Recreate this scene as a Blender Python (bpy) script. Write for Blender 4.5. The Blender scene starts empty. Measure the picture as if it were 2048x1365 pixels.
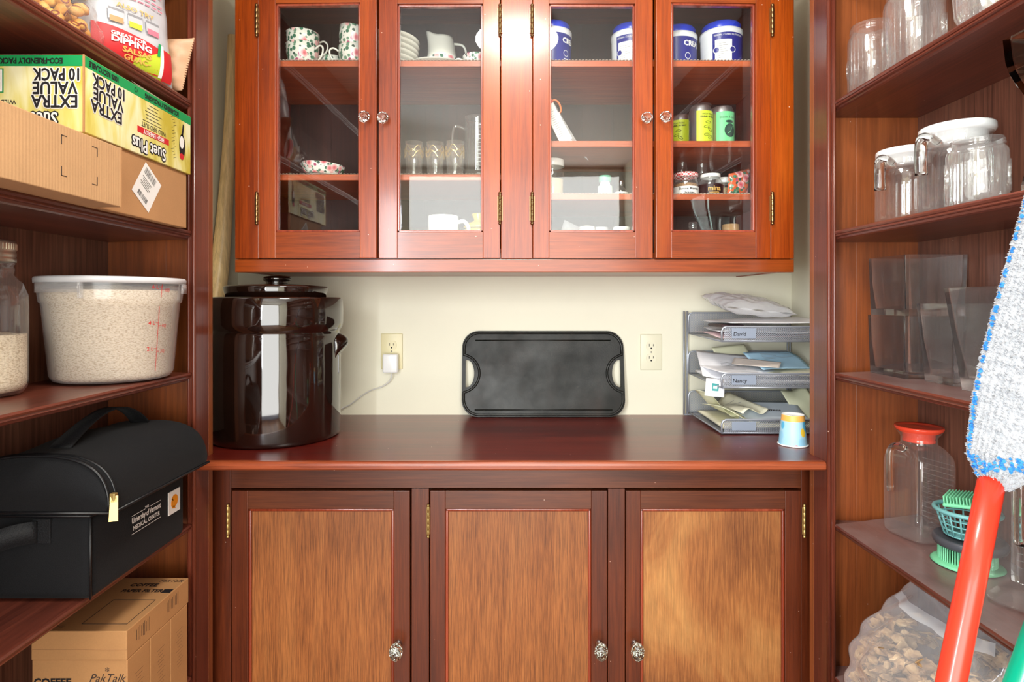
import bpy, bmesh, math, random
from mathutils import Vector, Matrix
random.seed(7)
PI = math.pi
# ------------------------------------------------------------------ camera, world, lights, exposure
ZC = 1.26                      # eye height; everything below is measured from the eye and shifted up by ZC
F = 1180.0                     # focal length in pixels of the 2048 wide frame
sc = bpy.context.scene
COL = sc.collection
cam_d = bpy.data.cameras.new('camera'); cam = bpy.data.objects.new('camera', cam_d); COL.objects.link(cam)
cam.location = (0, 0, ZC); cam.rotation_euler = (PI/2, 0, 0)
cam_d.sensor_width = 36; cam_d.lens = F/2048*36; cam_d.clip_start = .02
cam_d.shift_x = 10/2048; cam_d.shift_y = -77.5/2048
sc.camera = cam
sc.view_settings.view_transform = 'Standard'; sc.view_settings.look = 'None'
sc.view_settings.exposure = 0.0; sc.view_settings.gamma = 1; sc.view_settings.use_curve_mapping = False
w = bpy.data.worlds.new('world'); sc.world = w; w.use_nodes = True
w.node_tree.nodes['Background'].inputs[0].default_value = (.80, .88, 1, 1)
w.node_tree.nodes['Background'].inputs[1].default_value = 1.0
sc.cycles.use_denoising = True
sc.cycles.max_bounces = 14; sc.cycles.transparent_max_bounces = 24; sc.cycles.transmission_bounces = 12
sc.cycles.sample_clamp_indirect = 6
def area(name, loc, aim, sx, sy, power, color, shape='RECTANGLE'):
    l = bpy.data.lights.new(name, 'AREA'); l.shape = shape; l.size = sx; l.size_y = sy
    l.energy = power; l.color = color
    o = bpy.data.objects.new(name, l); COL.objects.link(o)
    o.location = (loc[0], loc[1], loc[2]+ZC)
    d = Vector(aim)-Vector(loc); o.rotation_euler = d.to_track_quat('-Z', 'Y').to_euler()
    return o
area('window_daylight', (-.80, -.62, .16), (.40, 1.0, .06), .26, 1.0, 46, (.88, .94, 1))
area('doorway_daylight', (.06, -1.84, -.02), (.06, 1.0, -.04), 1.75, 2.14, 84, (1, .985, .925))
area('ceiling_light_glow', (.04, .66, 1.085), (.04, .70, 0), .34, .34, 19, (1, .95, .86), 'DISK')

# ------------------------------------------------------------------ helpers
def s2l(c):
    c = c/255.0
    return c/12.92 if c <= .04045 else ((c+.055)/1.055)**2.4
def C(r, g, b): return (s2l(r), s2l(g), s2l(b), 1)
def P(px, py, D): return Vector(((px-1014)/F*D, D, (605-py)/F*D))
def newmat(name):
    m = bpy.data.materials.new(name); m.use_nodes = True
    nt = m.node_tree; b = nt.nodes['Principled BSDF']
    return m, nt, b
def N(nt, t, **kw):
    n = nt.nodes.new(t)
    for k, v in kw.items(): setattr(n, k, v)
    return n
def setb(b, **kw):
    M_ = dict(rough='Roughness', metal='Metallic', coat='Coat Weight', coatr='Coat Roughness', spec='Specular IOR Level',
              trans='Transmission Weight', ior='IOR', sss='Subsurface Weight', sheen='Sheen Weight', alpha='Alpha')
    for k, v in kw.items(): b.inputs[M_[k]].default_value = v
def flat(name, col, rough=.5, **kw):
    m, nt, b = newmat(name); b.inputs['Base Color'].default_value = col; setb(b, rough=rough, **kw); return m
def ramp(nt, fac, stops):
    r = N(nt, 'ShaderNodeValToRGB'); e = r.color_ramp.elements
    while len(e) < len(stops): e.new(.5)
    for i, (p, c) in enumerate(stops): e[i].position = p; e[i].color = c
    nt.links.new(fac, r.inputs[0]); return r.outputs[0]
def noise(nt, vec, scale, detail=4, rough=.55, dist=0):
    n = N(nt, 'ShaderNodeTexNoise'); n.inputs['Scale'].default_value = scale; n.inputs['Detail'].default_value = detail
    n.inputs['Roughness'].default_value = rough; n.inputs['Distortion'].default_value = dist
    nt.links.new(vec, n.inputs['Vector']); return n.outputs['Fac']
def coords(nt, scale=(1, 1, 1), rot=(0, 0, 0), loc=(0, 0, 0)):
    t = N(nt, 'ShaderNodeTexCoord'); mp = N(nt, 'ShaderNodeMapping')
    mp.inputs['Scale'].default_value = scale; mp.inputs['Rotation'].default_value = rot; mp.inputs['Location'].default_value = loc
    nt.links.new(t.outputs['Object'], mp.inputs[0]); return mp.outputs[0]
def mixc(nt, fac, a, b, mode='MIX'):
    n = N(nt, 'ShaderNodeMix', data_type='RGBA', blend_type=mode)
    for i, v in ((0, fac), (6, a), (7, b)):
        if isinstance(v, (int, float, tuple)): n.inputs[i].default_value = v
        else: nt.links.new(v, n.inputs[i])
    return n.outputs[2]
def bump(nt, b, h, strength=.2, dist=.001):
    n = N(nt, 'ShaderNodeBump'); n.inputs['Strength'].default_value = strength; n.inputs['Distance'].default_value = dist
    nt.links.new(h, n.inputs['Height']); nt.links.new(n.outputs[0], b.inputs['Normal'])
def wood(name, dark, mid, light, axis='z', fig=14, pore=160, rough=.34, coat=.3, seed=0, spots=0, swirl=.6, porek=.35, coatr=.18, sqz=.09):
    m, nt, b = newmat(name)
    sq = {'x': (sqz, 1, 1), 'y': (1, sqz, 1), 'z': (1, 1, sqz)}[axis]
    sp = {'x': (.03, 1, 1), 'y': (1, .03, 1), 'z': (1, 1, .03)}[axis]
    l = (seed*3.7, seed*1.3, seed*2.1)
    n1 = noise(nt, coords(nt, sq, loc=l), fig, 6, .6, swirl)
    n2 = noise(nt, coords(nt, sp, loc=l), pore, 4, .7)
    n3 = noise(nt, coords(nt, (1, 1, 1), loc=l), 2.3, 3)
    c = ramp(nt, n1, [(.30, dark), (.50, mid), (.72, light)])
    c = mixc(nt, porek, c, ramp(nt, n2, [(.38, tuple(v*.35 for v in dark[:3])+(1,)), (.58, mid), (.75, light)]))
    c = mixc(nt, .5, c, ramp(nt, n3, [(.3, (.72, .70, .70, 1)), (.7, (1.12, 1.1, 1.05, 1))]), 'MULTIPLY')
    if spots:
        vo = N(nt, 'ShaderNodeTexVoronoi'); vo.inputs['Scale'].default_value = 26; nt.links.new(coords(nt), vo.inputs['Vector'])
        c = mixc(nt, ramp(nt, vo.outputs['Distance'], [(.028, (spots,)*3+(1,)), (.04, (0, 0, 0, 1))]), c, C(225, 190, 170))
    nt.links.new(c, b.inputs['Base Color'])
    setb(b, rough=rough, coat=coat, coatr=coatr)
    bump(nt, b, n2, .12, .0006)
    return m

M = {}
M['up_v'] = wood('varnished fir vertical grain', C(114, 38, 4), C(154, 63, 8), C(186, 90, 20), 'z', 11, 230, .30, .28, 1, .9, porek=.34, coatr=.14)
M['up_h'] = wood('varnished fir horizontal grain', C(102, 37, 8), C(144, 62, 14), C(172, 84, 28), 'x', 11, 230, .30, .28, 2, .9, porek=.34, coatr=.14)
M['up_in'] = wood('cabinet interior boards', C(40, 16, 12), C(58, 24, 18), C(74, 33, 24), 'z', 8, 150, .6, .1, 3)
M['up_side'] = wood('cabinet interior side', C(110, 34, 16), C(140, 48, 26), C(160, 62, 36), 'z', 8, 150, .5, .2, 3)
M['cab_white'] = flat('painted beadboard', C(196, 198, 176), .6)
M['up_shelf'] = wood('cabinet shelf board', C(160, 62, 28), C(190, 88, 44), C(210, 112, 66), 'x', 8, 160, .4, .3, 4)
M['bead'] = wood('reddish bead moulding', C(120, 44, 24), C(150, 62, 36), C(180, 92, 66), 'z', 10, 120, .25, .6, 5)
M['ba_v'] = wood('mahogany vertical grain', C(66, 24, 9), C(98, 42, 18), C(126, 62, 28), 'z', 9, 240, .34, .25, 6, .5)
M['ba_h'] = wood('mahogany horizontal grain', C(66, 26, 12), C(96, 46, 22), C(124, 66, 36), 'x', 9, 240, .34, .25, 7, .5)
M['edge'] = wood('mahogany counter edge', C(120, 48, 24), C(158, 76, 42), C(178, 96, 58), 'x', 8, 220, .3, .4, 8)
M['top'] = wood('dark red counter top', C(60, 14, 10), C(100, 26, 18), C(128, 42, 26), 'x', 8, 220, .32, .3, 9, .8, coatr=.22)
M['panel'] = wood('golden brown plywood', C(120, 64, 26), C(158, 94, 46), C(182, 118, 64), 'z', 26, 420, .48, .12, 10, swirl=.8, porek=.62)
M['panel2'] = wood('swirled golden plywood', C(112, 60, 28), C(166, 104, 54), C(212, 158, 92), 'z', 3.6, 420, .48, .12, 23, swirl=1.8, porek=.45, sqz=.42)
M['sh_y'] = wood('shelf board along wall', C(76, 34, 25), C(108, 52, 38), C(134, 72, 56), 'y', 8, 200, .36, .3, 11, .7)
M['sh_sheen'] = wood('shelf board with painted sheen', C(76, 34, 25), C(108, 52, 38), C(134, 72, 56), 'y', 8, 200, .36, .3, 11, .7)
def paint_sheen(m):  # greys the upward faces: window sheen on the shelf tops painted into the colour
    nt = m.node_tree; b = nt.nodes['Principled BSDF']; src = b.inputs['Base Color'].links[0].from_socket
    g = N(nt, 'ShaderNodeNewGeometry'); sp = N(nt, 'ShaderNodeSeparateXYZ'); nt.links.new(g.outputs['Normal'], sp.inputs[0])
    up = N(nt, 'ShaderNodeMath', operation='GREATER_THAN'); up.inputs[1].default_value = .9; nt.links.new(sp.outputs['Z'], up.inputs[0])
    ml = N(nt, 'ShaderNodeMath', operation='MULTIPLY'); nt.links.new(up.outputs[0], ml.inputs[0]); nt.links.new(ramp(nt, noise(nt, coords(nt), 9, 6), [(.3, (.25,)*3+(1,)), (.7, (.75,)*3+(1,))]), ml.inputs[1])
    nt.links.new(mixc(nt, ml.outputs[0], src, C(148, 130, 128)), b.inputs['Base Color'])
paint_sheen(M['sh_sheen'])
M['sh_v'] = wood('shelving stile grain', C(76, 28, 16), C(104, 46, 30), C(132, 68, 48), 'z', 8, 200, .34, .35, 12, .8)
M['sh_back'] = wood('shelving back panel', C(92, 52, 38), C(122, 76, 58), C(144, 98, 78), 'z', 11, 130, .46, .2, 13, .4, porek=.55)
M['sh_end'] = wood('shelving end panel', C(112, 50, 20), C(142, 74, 34), C(160, 90, 46), 'z', 7, 130, .42, .25, 14, .5)
M['hinge'] = flat('aged bronze', C(150, 122, 84), .32, metal=1)
M['brass'] = flat('polished brass', C(196, 166, 104), .42, metal=.85)
M['steel'] = flat('steel', C(190, 190, 190), .25, metal=1)
M['black'] = flat('black print', C(24, 22, 26), .6)
M['ink'] = flat('dark ink', C(52, 44, 42), .6)
M['white'] = flat('white print', C(240, 240, 238), .5)
M['red'] = flat('red print', C(205, 40, 45), .5)
M['grey'] = flat('grey print', C(140, 140, 145), .5)
def wallmat(name, c, sc_=60):
    m, nt, b = newmat(name)
    n = noise(nt, coords(nt), 3, 4); cc = ramp(nt, n, [(.3, tuple(v*.94 for v in c[:3])+(1,)), (.7, c)])
    nt.links.new(cc, b.inputs['Base Color']); setb(b, rough=.55); bump(nt, b, noise(nt, coords(nt), sc_, 5), .12, .002); return m
M['wall'] = wallmat('cream painted plaster', C(232, 228, 206))
M['ceil'] = wallmat('white ceiling paint', C(238, 236, 230))
M['floor'] = wood('floor boards', C(96, 60, 36), C(140, 92, 56), C(168, 118, 78), 'y', 6, 120, .4, .2, 15)
M['doorpaint'] = flat('white painted trim', C(232, 232, 228), .35)
def glassmat(name, col=(1, 1, 1, 1), ior=1.45, rough=0.0):
    m, nt, b = newmat(name); b.inputs['Base Color'].default_value = col; setb(b, rough=rough, trans=1, ior=ior); return m
def thin(name, tint=(1, 1, 1, 1), ior=1.5, gl=(1, 1, 1, 1), rough=.02, milky=0, mcol=(.9, .9, .92, 1), wav=0):
    m = bpy.data.materials.new(name); m.use_nodes = True; nt = m.node_tree; nt.nodes.clear()
    out = N(nt, 'ShaderNodeOutputMaterial'); t = N(nt, 'ShaderNodeBsdfTransparent'); t.inputs[0].default_value = tint
    g = N(nt, 'ShaderNodeBsdfGlossy'); g.inputs['Color'].default_value = gl; g.inputs['Roughness'].default_value = rough
    f = N(nt, 'ShaderNodeLayerWeight'); f0 = ((ior-1)/(ior+1))**2     # Schlick reflectance, the same from both sides of a wall
    p5 = N(nt, 'ShaderNodeMath', operation='POWER'); p5.inputs[1].default_value = 5; nt.links.new(f.outputs['Facing'], p5.inputs[0])
    ma = N(nt, 'ShaderNodeMath', operation='MULTIPLY_ADD'); ma.inputs[1].default_value = 1-f0; ma.inputs[2].default_value = f0; nt.links.new(p5.outputs[0], ma.inputs[0])
    mx = N(nt, 'ShaderNodeMixShader'); nt.links.new(ma.outputs[0], mx.inputs[0]); nt.links.new(g.outputs[0], mx.inputs[2])
    if wav:
        bp = N(nt, 'ShaderNodeBump'); bp.inputs['Strength'].default_value = wav; bp.inputs['Distance'].default_value = .004
        nt.links.new(noise(nt, coords(nt, (1, 1, .4)), 9 if wav < .5 else 34, 2), bp.inputs['Height'])
        nt.links.new(bp.outputs[0], g.inputs['Normal']); nt.links.new(bp.outputs[0], f.inputs['Normal'])
    if milky:
        d = N(nt, 'ShaderNodeBsdfDiffuse'); d.inputs[0].default_value = mcol
        m2 = N(nt, 'ShaderNodeMixShader')
        p3 = N(nt, 'ShaderNodeMath', operation='POWER'); p3.inputs[1].default_value = 3; nt.links.new(f.outputs['Facing'], p3.inputs[0])
        mk_ = N(nt, 'ShaderNodeMath', operation='MULTIPLY_ADD', use_clamp=True); mk_.inputs[1].default_value = milky*2.6; mk_.inputs[2].default_value = milky*.7; nt.links.new(p3.outputs[0], mk_.inputs[0]); nt.links.new(mk_.outputs[0], m2.inputs[0])
        nt.links.new(t.outputs[0], m2.inputs[1]); nt.links.new(d.outputs[0], m2.inputs[2]); nt.links.new(m2.outputs[0], mx.inputs[1])
    else: nt.links.new(t.outputs[0], mx.inputs[1])
    nt.links.new(mx.outputs[0], out.inputs[0]); return m
def vaseglass():
    m, nt, b = newmat('clear glass'); b.inputs['Base Color'].default_value = (.985, .995, .99, 1); setb(b, rough=0, trans=1, ior=1.45)
    out = nt.nodes['Material Output']; d = N(nt, 'ShaderNodeBsdfDiffuse'); d.inputs[0].default_value = (.86, .86, .90, 1)
    t_ = N(nt, 'ShaderNodeBsdfTransparent'); m1 = N(nt, 'ShaderNodeMixShader'); m1.inputs[0].default_value = .12; nt.links.new(b.outputs[0], m1.inputs[1]); nt.links.new(t_.outputs[0], m1.inputs[2])
    m2 = N(nt, 'ShaderNodeMixShader'); m2.inputs[0].default_value = .014; nt.links.new(m1.outputs[0], m2.inputs[1]); nt.links.new(d.outputs[0], m2.inputs[2]); nt.links.new(m2.outputs[0], out.inputs[0]); return m
M['glass'] = vaseglass()
M['glass_green'] = glassmat('thick greenish glass', (.82, .94, .92, 1))
M['pane'] = thin('old window glass', (.97, .98, .97, 1), 1.50, wav=.05, rough=.015)
M['jar'] = thin('pressed jar glass', (.985, .99, .985, 1), 1.78, rough=.035, milky=.045, mcol=(.95, .96, .96, 1), wav=.25)
M['film'] = thin('clear plastic film', (.97, .97, .98, 1), 1.45, rough=.12, milky=.22, mcol=(.95, .95, .97, 1), wav=.55)
M['filmw'] = thin('cloudy crumpled film', (.97, .97, .98, 1), 1.4, rough=.15, milky=.5, mcol=(.9, .9, .92, 1), wav=.5)
M['filmc'] = thin('glossy clear film', (.98, .98, .98, 1), 1.42, rough=.08, milky=.10, mcol=(.95, .95, .97, 1), wav=.5)
M['milky'] = thin('milky polypropylene', (.95, .95, .95, 1), 1.45, rough=.15, milky=.24, mcol=(.88, .88, .89, 1))

class MB:
    def __init__(s): s.v = []; s.f = []; s.fm = []; s.fs = []; s.mats = []; s.m = None; s.M = Matrix()
    def mat(s, m):
        m = M[m] if isinstance(m, str) else m
        if m not in s.mats: s.mats.append(m)
        s.m = s.mats.index(m); return s
    def add(s, vs, fs, smooth=False):
        o = len(s.v); s.v += [s.M @ Vector(v) for v in vs]
        for f in fs: s.f.append([o+i for i in f]); s.fm.append(s.m or 0); s.fs.append(smooth)
        return s
    def box(s, x0, x1, y0, y1, z0, z1, bev=0, seg=2):
        if x0 > x1: x0, x1 = x1, x0
        if y0 > y1: y0, y1 = y1, y0
        if not bev:
            vs = [(x, y, z) for x in (x0, x1) for y in (y0, y1) for z in (z0, z1)]
            return s.add(vs, [(0, 1, 3, 2), (4, 6, 7, 5), (0, 4, 5, 1), (2, 3, 7, 6), (0, 2, 6, 4), (1, 5, 7, 3)])
        bm = bmesh.new(); bmesh.ops.create_cube(bm, size=1)
        for v in bm.verts: v.co = Vector(((x0+x1)/2+v.co.x*(x1-x0), (y0+y1)/2+v.co.y*(y1-y0), (z0+z1)/2+v.co.z*(z1-z0)))
        bmesh.ops.bevel(bm, geom=bm.edges[:], offset=bev, segments=seg, profile=.5, affect='EDGES')
        return s.frombm(bm, seg > 2)
    def frombm(s, bm, smooth=False):
        bm.verts.index_update(); vs = [v.co.copy() for v in bm.verts]; fs = [[v.index for v in f.verts] for f in bm.faces]
        bm.free(); return s.add(vs, fs, smooth)
    def lathe(s, prof, c=(0, 0, 0), seg=40, smooth=True, sq=0, closed=False):
        vs = []; n = len(prof); c = Vector(c)
        for (r, z) in prof:
            for i in range(seg):
                a = 2*PI*i/seg; k = 1
                if sq: p = 2+sq*6; k = 1/((abs(math.cos(a))**p+abs(math.sin(a))**p)**(1/p))
                vs.append(c+Vector((r*k*math.cos(a), r*k*math.sin(a), z)))
        fs = []
        for j in range(n if closed else n-1):
            for i in range(seg):
                a = j*seg+i; b_ = j*seg+(i+1) % seg; j2 = (j+1) % n
                fs.append((a, b_, j2*seg+(i+1) % seg, j2*seg+i))
        return s.add(vs, fs, smooth)
    def disc(s, r, z, c=(0, 0, 0), seg=40, up=True):
        vs = [(c[0]+r*math.cos(2*PI*i/seg), c[1]+r*math.sin(2*PI*i/seg), c[2]+z) for i in range(seg)]
        f = list(range(seg)); return s.add(vs, [f if up else f[::-1]])
    def tube(s, pts, r, seg=8, closed=False, flatten=None, up=None):
        pts = [Vector(p) for p in pts]; n = len(pts); vs = []; fs = []; prev = None
        for i, p in enumerate(pts):
            a = pts[(i-1) % n] if (closed or i) else pts[0]; b_ = pts[(i+1) % n] if (closed or i < n-1) else pts[-1]
            t = (b_-a).normalized()
            if up is not None: u = Vector(up).cross(t)
            elif prev is not None: u = prev-t*prev.dot(t)
            else: u = t.orthogonal()
            if u.length < 1e-6: u = t.orthogonal()
            u.normalize(); prev = u; v2 = t.cross(u)
            rr = r[i] if isinstance(r, (list, tuple)) else r
            ra, rb = (rr, rr) if flatten is None else (rr, flatten)
            for k in range(seg):
                an = 2*PI*k/seg+(PI/4 if seg == 4 else 0)
                vs.append(p+u*ra*math.cos(an)+v2*rb*math.sin(an))
        for i in range(n if closed else n-1):
            j = (i+1) % n
            for k in range(seg): fs.append((i*seg+k, i*seg+(k+1) % seg, j*seg+(k+1) % seg, j*seg+k))
        if not closed: fs.append(list(range(seg))[::-1]); fs.append([(n-1)*seg+k for k in range(seg)])
        return s.add(vs, fs, seg > 4)
    def prism(s, poly, mtx, h):      # poly in the matrix' xy plane, extruded along its z
        n = len(poly); vs = [mtx @ Vector((x, y, 0)) for x, y in poly]+[mtx @ Vector((x, y, h)) for x, y in poly]
        fs = [list(range(n))[::-1], list(range(n, 2*n))]+[(i, (i+1) % n, n+(i+1) % n, n+i) for i in range(n)]
        return s.add(vs, fs)
    def sheet(s, nu, nv, fn, th=0, smooth=True):
        g = [[Vector(fn(i/nu, j/nv)) for i in range(nu+1)] for j in range(nv+1)]
        vs = [p for r in g for p in r]; W = nu+1
        fs = [(j*W+i, j*W+i+1, (j+1)*W+i+1, (j+1)*W+i) for j in range(nv) for i in range(nu)]
        if th:
            n0 = len(vs); back = []
            for j in range(nv+1):
                for i in range(nu+1):
                    a = g[j][min(i+1, nu)]-g[j][max(i-1, 0)]; b_ = g[min(j+1, nv)][i]-g[max(j-1, 0)][i]
                    back.append(g[j][i]-(a.cross(b_)).normalized()*th)
            vs += back; fs += [tuple(n0+k for k in f[::-1]) for f in fs]
            rim = [j*W for j in range(nv+1)]; 
            for seq in ([i for i in range(W)], [nv*W+i for i in range(W)][::-1], rim[::-1], [j*W+nu for j in range(nv+1)]):
                for a, b_ in zip(seq, seq[1:]): fs.append((b_, a, n0+a, n0+b_))
        return s.add(vs, fs, smooth)
    def text(s, txt, size, o, u, v, align='CENTER', ext=.0003, sx=1, bold=0, shear=0, fn=None, fat=0):
        if fat:
            for k in range(8):
                s.text(txt, size, Vector(o)+Vector(u).normalized()*fat*math.cos(k*PI/4)+Vector(v).normalized()*fat*math.sin(k*PI/4), u, v, align, ext+k*.00001, sx, 0, shear)
        cu = bpy.data.curves.new('t', 'FONT'); cu.body = txt; cu.size = size; cu.align_x = align; cu.align_y = 'CENTER'
        cu.resolution_u = 2; cu.offset = bold; cu.shear = shear
        ob = bpy.data.objects.new('t', cu); COL.objects.link(ob)
        dg = bpy.context.evaluated_depsgraph_get(); me = bpy.data.meshes.new_from_object(ob.evaluated_get(dg))
        u = Vector(u).normalized(); v = Vector(v).normalized(); n = u.cross(v); o = Vector(o)
        if fn: vs = [fn(p.co.x*sx, p.co.y) for p in me.vertices]
        else: vs = [o+u*p.co.x*sx+v*p.co.y+n*ext for p in me.vertices]
        fs = [list(p.vertices) for p in me.polygons]
        s.add(vs, fs); bpy.data.objects.remove(ob); bpy.data.curves.remove(cu); bpy.data.meshes.remove(me); return s
    def quad(s, o, u, v, w_, h, off=.0002):   # rectangle centred on o
        u = Vector(u).normalized(); v = Vector(v).normalized(); n = u.cross(v)*off; o = Vector(o)+n
        return s.add([o-u*w_/2-v*h/2, o+u*w_/2-v*h/2, o+u*w_/2+v*h/2, o-u*w_/2+v*h/2], [(0, 1, 2, 3)])
    def build(s, name, parent=None, lab=None):
        org = ORG.get(parent, Vector((0, 0, 0))) if parent else s_org(s)
        me = bpy.data.meshes.new(name); me.from_pydata([v-org for v in s.v], [], s.f)
        for m in s.mats: me.materials.append(m)
        me.polygons.foreach_set('material_index', s.fm); me.polygons.foreach_set('use_smooth', s.fs)
        me.update()
        o = bpy.data.objects.new(name, me); COL.objects.link(o)
        if parent: o.parent = parent; ORG[o] = org
        else: o.location = org+Vector((0, 0, ZC)); ORG[o] = org
        if lab: o['label'] = lab
        return o
ORG = {}
def s_org(mb):
    xs = [v.x for v in mb.v]; ys = [v.y for v in mb.v]; zs = [v.z for v in mb.v]
    return Vector(((min(xs)+max(xs))/2, (min(ys)+max(ys))/2, min(zs)))
def tag(o, label, cat, group=None, kind=None):
    o['label'] = label; o['category'] = cat
    if group: o['group'] = group
    if kind: o['kind'] = kind
    return o
def thing(name, label, cat, loc=(0, 0, 0), group=None):
    o = bpy.data.objects.new(name, None); COL.objects.link(o); o.empty_display_size = .05
    o.location = Vector(loc)+Vector((0, 0, ZC)); ORG[o] = Vector(loc); return tag(o, label, cat, group)
def local(name, label, cat, group=None):     # built around 0,0,0; move with put()
    return thing(name, label, cat, (0, 0, 0), group)
def put(o, loc, rz=0, rx=0, ry=0):
    o.location = Vector(loc)+Vector((0, 0, ZC)); o.rotation_euler = (rx, ry, rz); return o
def dup(o, label=None, loc=None, rz=0, rx=0, ry=0, group=None):
    def cp(a, par):
        c = a.copy(); COL.objects.link(c); c.parent = par
        for ch in a.children: cp(ch, c)
        return c
    r = cp(o, None)
    if label: r['label'] = label
    if group: r['group'] = group
    if loc is not None: put(r, loc, rz, rx, ry)
    return r
def struct(mb, name): o = mb.build(name); o['kind'] = 'structure'; return o
def FR(o, u, v):
    u = Vector(u).normalized(); v = Vector(v).normalized(); n = u.cross(v); o = Vector(o)
    return Matrix(((u.x, v.x, n.x, o.x), (u.y, v.y, n.y, o.y), (u.z, v.z, n.z, o.z), (0, 0, 0, 1)))
X1, Y1, Z1 = Vector((1, 0, 0)), Vector((0, 1, 0)), Vector((0, 0, 1))

# ------------------------------------------------------------------ the room
YB = 1.888; XL, XR = -.861, .910
FL, CL = -ZC, 1.14
mb = MB().mat('wall'); mb.box(XL-.25, XR+.25, YB, YB+.1, FL, CL); struct(mb, 'wall_back')
mb = MB().mat('wall'); mb.box(-1.15, XL, 1.407, YB, FL, CL); mb.box(-1.15, -.957, -1.9, 1.407, FL, CL); struct(mb, 'wall_left')
mb = MB().mat('wall'); mb.box(XR, 1.2, 1.407, YB, FL, CL); mb.box(.985, 1.2, -1.9, 1.407, FL, CL); struct(mb, 'wall_right')
mb = MB().mat('wall'); mb.box(-1.15, -.83, -2.0, -1.9, FL, CL); mb.box(.95, 1.2, -2.0, -1.9, FL, CL); mb.box(-.83, .95, -2.0, -1.9, 1.06, CL)
struct(mb, 'wall_front')
mb = MB().mat('ceil'); mb.box(-1.15, 1.2, -2.0, YB, CL, CL+.06); struct(mb, 'ceiling')
mb = MB().mat('floor'); mb.box(-1.15, 1.2, -2.0, YB, FL-.06, FL); struct(mb, 'floor')
mb = MB().mat('doorpaint'); mb.box(-.92, -.83, -1.9, -1.875, FL, 1.06, .004); mb.box(.95, 1.04, -1.9, -1.875, FL, 1.06, .004); mb.box(-.93, 1.05, -1.9, -1.87, 1.06, 1.12, .004)
struct(mb, 'trim_1')
t = thing('ceiling_light', 'round frosted ceiling light on the pantry ceiling above the aisle', 'light', (.04, .66, CL))
mb = MB().mat('steel'); mb.lathe([(.0, CL), (.15, CL), (.15, CL-.02), (.14, CL-.024)], (.04, .66, 0)); mb.build('base_ring', t)

# ------------------------------------------------------------------ side shelving
ZS = [-.84, -.498, -.158, .160, .452, .76]       # shelf tops
def shelving(s, xf, xs, xb, side):
    t = thing('shelving_unit', 'built-in mahogany shelving running along the %s wall of the pantry' % side, 'shelf', ((xs+xb)/2, .6, FL), 'built-in pantry shelving')
    y0 = -.25
    mb = MB().mat('sh_v'); mb.box(xf, xf+s*.018, 1.326, 1.385, FL, CL-.01, .001)
    mb.tube([(xf+s*.003, 1.325, FL), (xf+s*.003, 1.325, CL-.01)], .0045, 10); mb.tube([(xf+s*.016, 1.327, FL), (xf+s*.016, 1.327, CL-.01)], .003, 8)
    mb.box(xf+s*.018, xf+s*.034, 1.352, 1.385, FL, CL-.01, .003); mb.build('stile', t)
    xm = xf+s*.10
    mb = MB().mat('sh_end'); mb.box(xf, xm-.0008, 1.385, 1.404, FL, CL-.01, .0008); mb.box(xm, xb+s*.015, 1.3853, 1.404, FL, CL-.01, .0008); mb.build('end_panel', t)
    mb = MB().mat('sh_back'); mb.box(xb, xb+s*.014, y0, 1.385, FL, CL-.01); mb.build('back_panel', t)
    mb = MB().mat('sh_v'); mb.box(xs+s*.004, xb, y0-.018, y0, FL, CL-.01); mb.build('end_panel', t)
    for z in ZS:
        prof = [(xb, z-.019), (xs+s*.012, z-.019), (xs+s*.008, z-.017), (xs+s*.0075, z-.013), (xs+s*.003, z-.0125), (xs+s*.0015, z-.011), (xs+s*.0025, z-.0075),
                (xs+s*.0005, z-.007), (xs-s*.001, z-.0035), (xs+s*.001, z), (xb, z)]
        n = len(prof); vs = [(x, y0, zz) for x, zz in prof]+[(x, 1.3845, zz) for x, zz in prof]
        vs = [(x, (1.322 if (y > 1 and abs(x) < abs(xf)+.02) else y), zz) for x, y, zz in vs]
        fs = [list(range(n)), list(range(n, 2*n))[::-1]]+[((i+1) % n, i, n+i, n+(i+1) % n) for i in range(n)]
        mb = MB().mat('sh_sheen' if s > 0 else 'sh_y'); mb.add(vs, fs); mb.build('shelf', t)
    return t
shelving(-1, -.700, -.7075, -.936, 'left')
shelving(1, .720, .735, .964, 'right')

# ------------------------------------------------------------------ upper cabinet
K = 1.307e-3; YC = 1.542
def ux(px): return (px-1014)*K
def uz(py): return (605-py)*K
cab = thing('wall_cabinet', 'orange-red varnished wall cabinet with four glazed doors and glass knobs', 'cabinet', (0.02, 1.7, uz(545)))
ZT = .93; xl, xr = ux(470), ux(1588); zb = uz(545)
xs_ = [470, 517, 1002, 1065, 1541, 1588]
mb = MB().mat('up_v')
for a, b_ in ((470, 517), (1002, 1065), (1541, 1588)): mb.box(ux(a), ux(b_), YC, YC+.02, uz(518), ZT, .0012)
mb.mat('up_v'); mb.box(xl, xr, YC+.0008, YC+.02, .852, ZT, .001)
mb.mat('up_h'); mb.box(xl, xr, YC, YC+.02, zb, uz(519), .0012); mb.build('face_frame', cab)
mb = MB().mat('up_v'); mb.box(xl, xl+.018, YC+.02, YB-.001, zb+.002, ZT); mb.build('side_panel', cab)
mb = MB().mat('up_v'); mb.box(xr-.018, xr, YC+.02, YB-.001, zb+.002, ZT); mb.build('side_panel', cab)
mb = MB().mat('up_h'); mb.box(xl+.018, xr-.018, YC+.02, YB-.012, .885, .905); mb.mat('edge'); mb.box(xl, xr, YC-.008, YB-.001, ZT, ZT+.03, .006); mb.build('top_panel', cab)
mb = MB().mat('up_h'); mb.box(xl+.018, xr-.018, YC+.02, YB-.001, .112, .13); mb.box(xl+.018, xr-.018, YC+.021, YB-.001, zb+.004, zb+.014); mb.build('bottom_panel', cab)
mb = MB().mat('up_in'); mb.box(xl+.018, xr-.018, YB-.012, YB-.001, .13, .885)
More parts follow.
